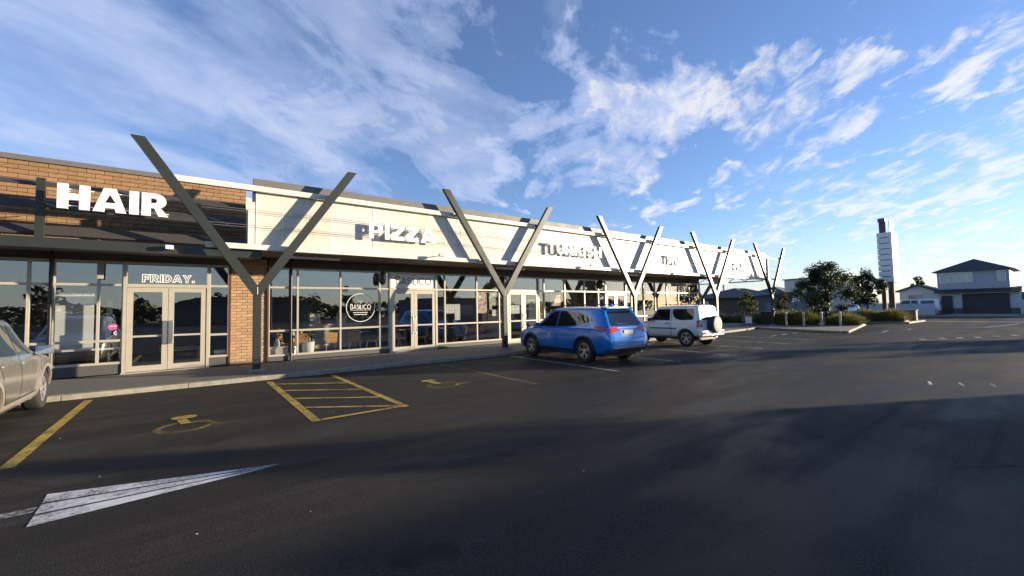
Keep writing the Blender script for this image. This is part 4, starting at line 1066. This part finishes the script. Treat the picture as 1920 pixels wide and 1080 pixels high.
j.patch('windscreen', [(-.6, 1.10), (.6, 1.10), (.56, 1.58), (-.56, 1.58)], 'F', CARGL)
for s_ in (-1, 1):
    j.patch('tail_light', [(s_ * .575, .78), (s_ * .70, .78), (s_ * .69, 1.08), (s_ * .57, 1.08)], 'B', REDL, rnd=.02)
    j.patch('headlight', [(s_ * .42, .64), (s_ * .62, .64), (s_ * .62, .82), (s_ * .42, .82)], 'F', CLRL, rnd=.08)
j.both(j.patch, 'tail_light', [(-1.60, .78), (-1.50, .78), (-1.49, 1.06), (-1.58, 1.06)], REDL, rnd=.01)
for s_ in 'LR':
    j.patch('side_moulding', [(.68, .70), (.68, .745), (-.60, .745), (-.60, .70)], s_, PLAST, rnd=.005)
    j.seam([(.70, .42), (.70, .98), (.66, 1.04)], s_); j.seam([(-.36, .42), (-.36, 1.5)], s_); j.seam([(.70, .42), (-.36, .42)], s_)
j.handle(-.20, .93, PLAST); j.mirror(.50, 1.08, .90, PLAST)
bb = MB().box(-.80, .80, -1.76, -1.56, .44, .66); obj('rear_bumper', bb, whitep, j.t, local=True, bevel=.045, smooth=True)
for s_ in (-1, 1):
    obj('bumper_lamp', MB().box(s_ * .66 - .10, s_ * .66 + .10, -1.768, -1.755, .52, .60), REDL, j.t, local=True)
    obj('roof_rail', MB().box(s_ * .58 - .015, s_ * .58 + .015, -1.1, .1, 1.68, 1.705), PLAST, j.t, local=True)
cov = mat('grey_spare_wheel_cover', (.20, .185, .15), .6, var=.1)
sp = obj('spare_wheel', MB().lathe([(0, -1.88), (.24, -1.885), (.31, -1.875), (.345, -1.84), (.35, -1.72), (.33, -1.64), (0, -1.63)], 'y', 36, (.10, 0, .88)), mat('spare_tyre_side', (.035, .034, .031), .7), j.t, local=True, smooth=True)
obj('cover_face', MB().lathe([(0, -1.897), (.26, -1.893), (.315, -1.882), (.33, -1.865)], 'y', 36, (.10, 0, .88)), cov, sp, local=True, smooth=True)
obj('tow_hitch', MB().box(-.06, .06, -1.88, -1.75, .38, .43).lathe([(0, .43), (.03, .44), (.035, .47), (0, .50)], 'z', 12, (0, -1.85, 0)), CHROME, j.t, local=True)
j.patch('door_badge', [(-.44, .98), (-.38, .98), (-.38, 1.02), (-.44, 1.02)], 'B', PLAST, rnd=.0); j.seam([(-.55, .68), (-.55, 1.04)], 'B', .012)
obj('floor_pan', MB().box(-.6, .6, -1.5, 1.4, .28, .42), PLAST, j.t, local=True)
for c_ in (car1, car2): obj('floor_pan', MB().box(-.68, .68, -1.9, 1.9, .20, .30), PLAST, c_.t, local=True)

# two white vehicles by the houses
def far_car(label, loc, rz, canopy):
    rings = [(-2.5, .80, .45, .95, 1.75 if canopy else 1.05, .66), (-2.4, .88, .38, .98, 1.80 if canopy else 1.08, .70), (-.9, .90, .35, 1.0, 1.82 if canopy else 1.10, .70), (-.8, .90, .34, 1.0, 1.74, .68), (0, .90, .34, 1.0, 1.76, .68), (.5, .90, .34, 1.0, 1.70, .66), (1.1, .90, .34, 1.0, 1.16, .68), (1.5, .90, .36, .98, 1.08, .7), (2.3, .84, .4, .85, .98, .6), (2.5, .72, .45, .75, .85, .5)]
    if not canopy: rings = [(-2.2, .74, .42, .92, 1.38, .5, lin((.9, 0), (1.4, .3))), (-2.05, .86, .32, .95, 1.44, .58, lin((.9, 0), (1.4, .25))), (-1.2, .88, .26, .95, 1.52, .62), (0, .88, .24, .93, 1.53, .63), (.4, .88, .24, .92, 1.48, .62), (1.1, .88, .25, .90, 1.02, .66), (1.9, .84, .28, .80, .88, .6), (2.2, .70, .34, .62, .72, .45)]
    c = Car('parked_car', label, 'car', loc, rz, 'white vehicles by the houses', whitep, rings, (-1.35, 1.45), .34, .76)
    c.wheels(RIMS, 5, .2); zt = 1.62 if canopy else 1.42
    c.both(c.patch, 'side_window', [(.95, 1.06), (.45, zt), (-.15, zt + .02), (-.15, 1.06)], CARGL); c.both(c.patch, 'side_window', [(-.22, 1.06), (-.22, zt + .02), (-.75, zt), (-.85, 1.08)], CARGL)
    if canopy: c.both(c.patch, 'canopy_window', [(-1.0, 1.18), (-1.0, 1.60), (-2.1, 1.60), (-2.1, 1.18)], CARGL)
    c.patch('rear_window', [(-.5, 1.08), (.5, 1.08), (.45, 1.5 if canopy else 1.36), (-.45, 1.5 if canopy else 1.36)], 'B', CARGL); c.patch('windscreen', [(-.6, 1.1), (.6, 1.1), (.55, zt), (-.55, zt)], 'F', CARGL)
    return c
far_car('white pickup with canopy standing behind the fence before the gabled garage', (66.3, 11.3, .1), R(0), True)
far_car('white hatchback parked on the road behind the second tree', (59.5, 15.3, 0), R(95), False)

# ------------------------------------------------------------------ trees and planting
def tree(name, label, loc, h, rx, crown_c, crown_h, leaf, ma, seed, n=5200, grp=None, size=.10, clumps=34, cat='tree'):
    rnd = random.Random(seed); t = thing(name, label, cat, loc, 0, grp)
    tr = MB().tube([(0, 0, 0), (.04, .02, h * .25), (-.03, .03, h * .5), (.05, 0, h * .82)], [h * .022, h * .018, h * .013, h * .004], 8)
    trunk = obj('trunk', tr, BARK, t, local=True, smooth=True)
    mb = MB(); br = MB(); cl = []
    for k in range(clumps):
        while True:
            p = Vector((rnd.uniform(-1, 1), rnd.uniform(-1, 1), rnd.uniform(-1, 1)))
            if .35 < p.length < 1: break
        taper = 1.0 - .55 * max(0, p.z); c = Vector((p.x * rx * taper, p.y * rx * taper, crown_c + p.z * crown_h)); cl.append((c + Vector((rnd.gauss(0, .12), rnd.gauss(0, .12), rnd.gauss(0, .12))) * rx, rnd.choice((.16, .22, .30, .36)) * rx))
        if k % 3 == 0: br.tube([(0, 0, crown_c - crown_h * .55), tuple(c * .55 + Vector((0, 0, crown_c * .36))), tuple(c)], [h * .008, h * .005, h * .002], 5)
    for k in range(n):
        c, rad = cl[rnd.randrange(len(cl))]
        d = Vector((rnd.gauss(0, 1), rnd.gauss(0, 1), rnd.gauss(0, .8))); d.normalize(); p = c + d * rad * rnd.random() ** .45
        a = Vector((rnd.gauss(0, 1), rnd.gauss(0, 1), rnd.gauss(0, .7))).normalized(); e = a.cross(Vector((rnd.gauss(0, 1), rnd.gauss(0, 1), rnd.gauss(0, 1)))).normalized(); s = size * rnd.uniform(.5, 1.25)
        mb.add([p - a * s, p + e * s * .5, p + a * s, p - e * s * .5], [(0, 1, 2, 3)])
    obj('branches', br, BARK, t, local=True); obj('crown', mb, ma, t, local=True)
    return t
tree('evergreen_tree', 'taller dark evergreen tree behind the four bollards', (36.6, 10.75, .1), 4.55, 1.78, 2.5, 2.0, .1, LEAFD, 11, 12500, size=.085, clumps=58)
tree('evergreen_tree', 'shorter dark evergreen tree beside the pylon sign', (44.2, 10.1, .1), 4.45, 1.2, 2.8, 1.65, .1, LEAFD, 12, 9000, size=.085, clumps=52)
tree('bushy_tree', 'low olive bushy tree before the grey hipped roof', (40.5, 17.9, 0), 2.9, 1.0, 1.6, 1.25, .1, LEAFM, 13, 3800, size=.09, clumps=26)
tree('bushy_tree', 'small olive bush tree behind the far Y post', (41.0, 15.1, 0), 2.5, .75, 1.4, 1.0, .1, LEAFM, 14, 3000, size=.09, clumps=22)

def mound(name, label, loc, rx, ry, h, ma, seed, blades=1500, grp=None, strap=True):
    rnd = random.Random(seed); mb = MB()
    for k in range(blades):
        while True:
            a, b = rnd.uniform(-1, 1), rnd.uniform(-1, 1)
            if a * a + b * b < 1: break
        q = 1 - .75 * (a * a + b * b); base = Vector((a * rx * .85, b * ry * .85, h * q * rnd.uniform(.05, .55)))
        L = h * rnd.uniform(.35, .7); d = Vector((a * .9 + rnd.gauss(0, .5), b * .9 + rnd.gauss(0, .5), rnd.uniform(.5, 1.3))).normalized(); e = d.cross(Vector((0, 0, 1))).normalized() * (.012 if strap else .05)
        m1 = base + d * L * .55; tip = base + d * L + Vector((d.x * .12, d.y * .12, -.12 * L))
        mb.add([base - e, base + e, m1 + e, m1 - e, tip], [(0, 1, 2, 3), (3, 2, 4)])
    t = thing(name, label, 'shrub', loc, 0, grp)
    obj('foliage', mb, ma, t, local=True)
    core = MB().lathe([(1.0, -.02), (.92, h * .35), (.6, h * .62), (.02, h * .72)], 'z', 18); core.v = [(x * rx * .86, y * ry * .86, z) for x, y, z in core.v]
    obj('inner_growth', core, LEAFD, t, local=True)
    return t
G = 'strappy shrubs along the planted beds'
k = 0
for x, y, rx, ry, h, lab in ((35.6, 14.6, .8, 1.0, .95, 'strappy shrub beside the green bin'), (35.3, 13.0, .8, .95, 1.0, 'clipped strappy shrub behind the first bollard from the bin'), (35.4, 11.9, .8, .9, 1.0, 'strappy shrub behind the second bollard from the bin'),
                        (36.0, 9.4, .9, .85, .78, 'yellow green grassy mound at the tip of the bollard island'), (37.2, 10.0, .7, .8, .7, 'low shrub at the foot of the taller evergreen'),
                        (38.0, 16.9, 1.6, 1.5, .8, 'dark low shrub bed before the hipped roof house'), (37.6, 19.2, 1.6, 1.4, .8, 'dark low shrub farther back by the lattice beam'),
                        (43.4, 8.5, 1.0, .9, .95, 'rounded grassy shrub below the pylon sign next to brick wall'), (43.2, 10.1, 1.0, .95, .95, 'rounded grassy shrub between the shorter tree and pylon'), (43.2, 11.8, 1.0, 1.0, .9, 'dark grassy shrub under the shorter evergreen tree'), (43.2, 13.6, 1.0, 1.0, .85, 'dark grassy shrub at the back of the pylon island')):
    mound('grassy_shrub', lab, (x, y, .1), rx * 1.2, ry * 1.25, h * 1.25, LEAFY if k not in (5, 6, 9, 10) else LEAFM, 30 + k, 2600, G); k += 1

# ------------------------------------------------------------------ bollards, bin, trolley sign, pylon, brick wall
blab = ('slim pale bollard beside the green bin', 'slim pale bollard, second from the green bin', 'slim pale bollard, third from the green bin', 'slim pale bollard at the tip of the island')
for (x, y), lab in zip(((32.9, 12.0), (33.35, 11.1), (33.8, 10.2), (34.25, 9.3)), blab):
    t = thing('bollard', lab, 'bollard', (x, y, .1), 0, 'bollards on the island')
    obj('post', MB().lathe([(0, .1), (.065, .1), (.065, .98), (.0, .98)], 'z', 16, (x, y, 0)), mat('pale_timber_bollard', (.42, .38, .30), .7), t); obj('cap', MB().lathe([(.068, .975), (.068, 1.03), (.03, 1.055), (0, 1.06)], 'z', 16, (x, y, 0)), WHITE, t, smooth=True)
t = thing('wheelie_bin', 'dark green litter bin enclosure beside the far Y post', 'bin', (34.7, 13.9, .1)); DG = mat('dark_green_plastic', (.015, .028, .018), .5)
obj('body', MB().prism([(34.44, .1), (34.96, .1), (35.03, 1.0), (34.37, 1.0)], 13.5, 14.2), DG, t, bevel=.02); obj('lid', MB().box(34.33, 35.07, 13.46, 14.24, 1.002, 1.07), DG, t, bevel=.015)
t = thing('trolley_sign', 'small white board on a low wheeled trolley by the kerb', 'sign', (33.2, 14.6, .1))
obj('board', MB().box(33.18, 33.22, 14.38, 14.86, .24, .72), WHITE, t, bevel=.01); obj('frame', MB().box(33.0, 33.5, 14.2, 15.05, .19, .23), mat('trolley_frame', (.2, .19, .18), .5), t)
for x in (33.05, 33.45):
    for y in (14.25, 15.0): obj('wheel', MB().lathe([(0, y - .02), (.05, y - .02), (.05, y + .02), (0, y + .02)], 'y', 14, (x, 0, .15)), TYRE, t)
obj('handle', MB().tube([(33.0, 14.3, .2), (32.98, 14.3, .8), (32.98, 14.95, .8), (33.0, 14.95, .2)], .015, 6), CHROME, t)

PX, PY = 46.3, 9.15
t = thing('pylon_sign', 'tall pylon sign with a stack of nine white boxes on timber posts', 'sign', (PX, PY, .11))
TIM = mat('weathered_timber', (.13, .095, .07), .8, var=.2, vscale=4)
for dx, dy in ((-.18, .27), (-.18, -.25), (.9, .05)): obj('post', MB().box(PX + dx - .11, PX + dx + .11, PY + dy - .14, PY + dy + .14, .1, 3.27), TIM, t)
obj('core', MB().box(PX - .3, PX + 1.3, PY - .3, PY + .3, 3.27, 7.36), mat('dark_cap', (.09, .09, .09), .5), t)
for q in range(9):
    z0 = 3.28 + q * .462
    bx_ = obj('sign_box', MB().box(PX - .48, PX + 1.5, PY - .48, PY + .48, z0, z0 + .40), mat('white_sign_box', (.74, .75, .76), .45), t, bevel=.01)
obj('head_post', MB().box(PX - .29, PX - .05, PY - .05, PY + .34, 7.38, 8.30), TIM, t)
obj('head_cap', MB().box(PX - .34, PX + .05, PY - .10, PY + .39, 8.302, 8.62), mat('dark_cap', (.09, .09, .09), .5), t, bevel=.02)
obj('head_plate', MB().box(PX - .28, PX + .9, PY - .36, PY - .30, 7.45, 8.35), mat('sign_emblem_green', (.16, .16, .11), .5), t)
brk = mat('garden_brick', (.26, .17, .11), .85, var=.2, vscale=8)
t = thing('low_brick_wall', 'short low tan brick wall at the end of the hedge', 'wall', (46.4, 7.9, .11)); obj('wall', MB().box(46.1, 46.7, 7.55, 8.6, .11, .90), brk, t); obj('coping', MB().box(46.05, 46.75, 7.5, 8.65, .902, .96), KERBM, t)

# ------------------------------------------------------------------ houses
def hip(x0, x1, y0, y1, z0, zp, ov=.45):
    x0 -= ov; x1 += ov; y0 -= ov; y1 += ov; w = min(x1 - x0, y1 - y0) / 2
    if (x1 - x0) > (y1 - y0): r1, r2 = (x0 + w, (y0 + y1) / 2, zp), (x1 - w, (y0 + y1) / 2, zp); return MB().add([(x0, y0, z0), (x1, y0, z0), (x1, y1, z0), (x0, y1, z0), r1, r2], [(0, 1, 5, 4), (1, 2, 5), (2, 3, 4, 5), (3, 0, 4), (3, 2, 1, 0)])
    r1, r2 = ((x0 + x1) / 2, y0 + w, zp), ((x0 + x1) / 2, y1 - w, zp)
    return MB().add([(x0, y0, z0), (x1, y0, z0), (x1, y1, z0), (x0, y1, z0), r1, r2], [(0, 1, 4), (1, 2, 5, 4), (2, 3, 5), (3, 0, 4, 5), (3, 2, 1, 0)])
def house(label, loc): return thing('house', label, 'house', loc)
GW = mat('blue_grey_cladding', (.33, .36, .41), .7, var=.05); TILE = mat('charcoal_roof_tile', (.045, .045, .05), .7, var=.15, vscale=3); LW = mat('pale_weatherboard', (.50, .51, .53), .7, var=.05); DK = mat('dark_garage_door', (.030, .032, .036), .6); BASE = mat('dark_brick_base', (.10, .105, .115), .8, var=.15)
h1 = house('two storey blue grey house with hipped roof and dark garage door', (70, 6.5, .1))
obj('upper_wall', MB().box(70, 78, 3.9, 9.45, 2.95, 4.95), GW, h1)
obj('roof', hip(70, 78, 3.9, 9.45, 4.95, 6.45), TILE, h1)
obj('lower_wall', MB().box(70.2, 78, 3.3, 9.5, .75, 2.95), LW, h1); obj('brick_base', MB().box(70.15, 78, 3.3, 9.5, .1, .748), BASE, h1)
obj('porch_roof', MB().prism([(69.2, 2.52), (70.6, 3.05), (70.6, 2.52)], 3.1, 9.7, 'y'), TILE, h1)
g = obj('garage_door', MB().box(70.05, 70.14, 4.02, 7.52, .1, 2.38), DK, h1)
for q in range(4): obj('door_panel', MB().box(70.03, 70.05, 4.06, 7.48, .16 + q * .56, .68 + q * .56), DK, g)
obj('front_door', MB().box(70.05, 70.14, 8.3, 9.2, .1, 2.2), DK, h1)
obj('garage_trim', MB().box(70.0, 70.06, 3.9, 7.64, 2.39, 2.46), WHITE, h1)
for a, b in ((9.25, 8.62), (8.56, 7.95), (7.89, 7.27), (7.21, 6.6), (4.75, 4.15)):
    w = obj('window', MB().box(69.95, 70.0, b, a, 3.68, 4.82), WHITE, h1); obj('pane', MB().box(69.93, 69.949, b + .06, a - .06, 3.76, 4.74), mat('curtained_glass', (.40, .42, .43), .15), w)
h2 = house('pale gabled garage wing left of the two storey house', (71, 11, .1))
obj('wall', MB().prism([(9.5, .1), (12.95, .1), (12.95, 2.9), (11.3, 3.5), (9.5, 2.75)], 70.6, 77, 'x'), LW, h2)
obj('roof', MB().prism([(9.3, 2.62), (11.3, 3.52), (13.3, 2.78), (13.3, 2.92), (11.3, 3.68), (9.3, 2.78)], 70.2, 77, 'x'), TILE, h2)
w = obj('window', MB().box(70.55, 70.6, 10.85, 12.2, 1.85, 2.45), ALU, h2); obj('pane', MB().box(70.53, 70.549, 10.92, 12.13, 1.91, 2.39), FARGLASS, w)
h3 = house('dark brick house with broad grey hipped roof beyond the shrubs', (52, 26, 0))
obj('wall', MB().box(52, 62, 22.5, 29.5, 0, 2.45), mat('dark_brick', (.09, .065, .055), .8, var=.1), h3); obj('roof', hip(52, 62, 22.5, 29.5, 2.45, 3.75, .6), mat('grey_roof_tile', (.085, .085, .088), .8, var=.12), h3)
obj('chimney_flue', MB().tube([(54.5, 26.9, 3.2), (54.5, 26.9, 4.2)], .09, 8), ROOFG, h3)
w = obj('window', MB().box(51.95, 52.0, 27.6, 28.8, 1.0, 2.1), WHITE, h3); obj('pane', MB().box(51.93, 51.949, 27.7, 28.7, 1.08, 2.02), FARGLASS, w)
h4 = house('hipped grey roof house farther back behind the dark brick one', (66, 27, 0))
obj('wall', MB().box(66, 76, 23, 31, 0, 2.5), GW, h4); obj('roof', hip(66, 76, 23, 31, 2.5, 4.2, .6), mat('grey_roof_tile', (.085, .085, .088), .8), h4)
h5 = thing('shed', 'dark grey long shed with a cream gable end', 'shed', (51, 18, 0))
obj('wall', MB().box(51, 58, 17.3, 21.8, 0, 2.45), mat('dark_grey_cladding', (.08, .085, .095), .7), h5); obj('roof', MB().prism([(17.0, 2.46), (22.0, 2.46), (22.0, 2.56), (17.0, 2.95)], 50.8, 58.2, 'x'), TILE, h5); obj('gable_panel', MB().box(50.9, 50.99, 17.25, 18.0, 1.5, 2.45), CREAM, h5)
h6 = thing('building', 'pale flat roofed building seen between the two evergreen trees', 'building', (66, 15.8, 0)); h6.rotation_euler = (0, 0, R(72)); obj('wall', MB().box(66, 74, 14.6, 18.2, 0, 4.9), mat('warm_pale_wall', (.62, .55, .46), .8), h6); obj('roof', MB().box(65.8, 74.2, 14.4, 18.4, 4.902, 5.02), ROOFG, h6); 
for y in (15.2, 16.8): w = obj('window', MB().box(65.95, 66.0, y, y + .9, 2.9, 3.9), WHITE, h6); obj('pane', MB().box(65.93, 65.949, y + .07, y + .83, 2.97, 3.83), FARGLASS, w)
h7 = house('low reddish house at the far right of the road', (74, 0, 0)); obj('wall', MB().box(74, 82, -6, 2.6, 0, 2.5), mat('reddish_brick', (.24, .12, .09), .8), h7); obj('roof', hip(74, 82, -6, 2.6, 2.5, 4.0, .5), TILE, h7)
w = obj('window', MB().box(73.95, 74.0, .5, 1.8, 1.0, 2.1), WHITE, h7); obj('pane', MB().box(73.93, 73.949, .58, 1.72, 1.08, 2.02), FARGLASS, w)
def fence(label, x, y0, y1, h, ma, n):
    t = thing('fence', label, 'fence', (x, y0, .1)); s = (y1 - y0) / n
    for q in range(n): obj('panel', MB().box(x - .02, x + .02, y0 + q * s + .06, y0 + (q + 1) * s - .06, .12, h), ma, t)
    for q in range(n + 1): obj('post', MB().box(x - .06, x + .06, y0 + q * s - .055, y0 + q * s + .055, .1, h + .06), ma, t)
fence('pale grey boarded fence before the white pickup', 64.6, 9.1, 12.9, 1.35, mat('pale_fence', (.45, .47, .50), .7), 2)
fence('pale grey fence right of the dark garage door', 69.0, 2.2, 3.2, 1.6, mat('pale_fence', (.45, .47, .50), .7), 1)
fence('blue grey sheet fence behind the taller evergreen tree', 49.2, 14.2, 19.8, 1.75, mat('blue_grey_sheet', (.13, .16, .20), .6), 4)
fence('pale fence behind the white hatchback', 64.6, 13.1, 22.0, 1.4, mat('pale_fence', (.45, .47, .50), .7), 5)
tree('background_tree', 'dark tree crown behind the gabled garage wing', (82, 12.8, 0), 4.6, 1.6, 3.4, 1.2, .1, LEAFD, 21, 1800, size=.16, clumps=16)

# ------------------------------------------------------------------ across the car park: seen only as reflections and cast shade
kx0, kx1, kyb, kh = 17.9, 24.05, -6.05, 2.8  # unseen block, added and sized to cast the foreground shadow
t = thing('shade_block', 'unseen flat roofed block added to shade the foreground asphalt', 'building', ((kx0 + kx1) / 2, kyb - 3, 0))
obj('wall', MB().box(kx0, kx1, -13, kyb, 0, kh - .12), mat('shade_block_wall', (.12, .12, .13), .7), t); obj('roof', MB().box(kx0 - .02, kx1 + .02, -13.05, kyb + .02, kh - .118, kh), ROOFG, t)
obj('window', MB().box(19, 23, kyb, kyb + .03, 1.0, 2.1), FARGLASS, t); obj('door', MB().box(18.1, 18.9, kyb, kyb + .03, 0, 2.1), DK, t)
tree('small_tree', 'small round tree behind the corner of the added shade block', (25.85, -7.85, 0), 4.45, .95, 3.45, .95, .1, LEAFD, 43, 1800, size=.12, clumps=22)
tree('shadow_band_tree', 'unseen tall narrow conifer added to cast a shadow band', (43.5, -9.2, 0), 6.9, 1.7, 3.7, 3.1, .1, LEAFD, 41, 6500, size=.2, clumps=80)  # tree out of view, added and shaped to throw the band across the bays
rnd = random.Random(9)
for q in range(12):
    x = -75 + q * 13.5 + rnd.uniform(-2, 2); y = -76 + rnd.uniform(-6, 6); h = rnd.uniform(5.2, 7.4)
    tt = tree('background_tree', 'bushy dark tree in the row across the car park', (x, y, 0), h, h * .62, h * .5, h * .46, .1, LEAFD, 100 + q, 650, 'row of trees across the car park', size=.5, clumps=18)
wood = MB()
for q in range(9000):
    x = rnd.uniform(-130, 170); hh = 4.3 + 1.1 * math.sin(x * .11) + .8 * math.sin(x * .31 + 1); p = Vector((x, -88 + rnd.uniform(-4, 4), rnd.random() ** .7 * hh))
    a = Vector((rnd.gauss(0, 1), rnd.gauss(0, 1), rnd.gauss(0, .7))).normalized(); e = a.cross(Vector((rnd.gauss(0, 1), rnd.gauss(0, 1), rnd.gauss(0, 1)))).normalized(); z = rnd.uniform(.4, .9)
    wood.add([p - a * z, p + e * z * .6, p + a * z, p - e * z * .6], [(0, 1, 2, 3)])
tag(obj('far_wood', wood, LEAFD), 'dense dark belt of trees far across the car park', 'trees', kind='stuff')
t = thing('warehouse', 'low dark warehouse with curved roof across the car park', 'building', (8, -58, 0))
obj('wall', MB().box(-2, 18, -66, -56, 0, 3.2), mat('dark_grey_cladding', (.08, .085, .095), .7), t); obj('roof', MB().prism([(-2.2, 3.2)] + [(8 - 10.2 * math.cos(R(a)), 3.2 + 1.5 * math.sin(R(a))) for a in range(10, 171, 16)] + [(18.2, 3.2)], -66.2, -55.8), TILE, t)
for x, l in ((-14, 'tall lamp column across the car park opposite the salon'), (6.0, 'tall lamp column across the car park opposite the restaurant')):
    t = thing('lamp_column', l, 'lamp post', (x, -14, 0), group='lamp columns of the car park'); obj('column', MB().tube([(x, -14, 0), (x, -14, 7.5)], [.09, .05], 10), GREEN, t); obj('lamp_head', MB().box(x - .1, x + .6, -14.12, -13.88, 7.5, 7.58), GREEN, t)
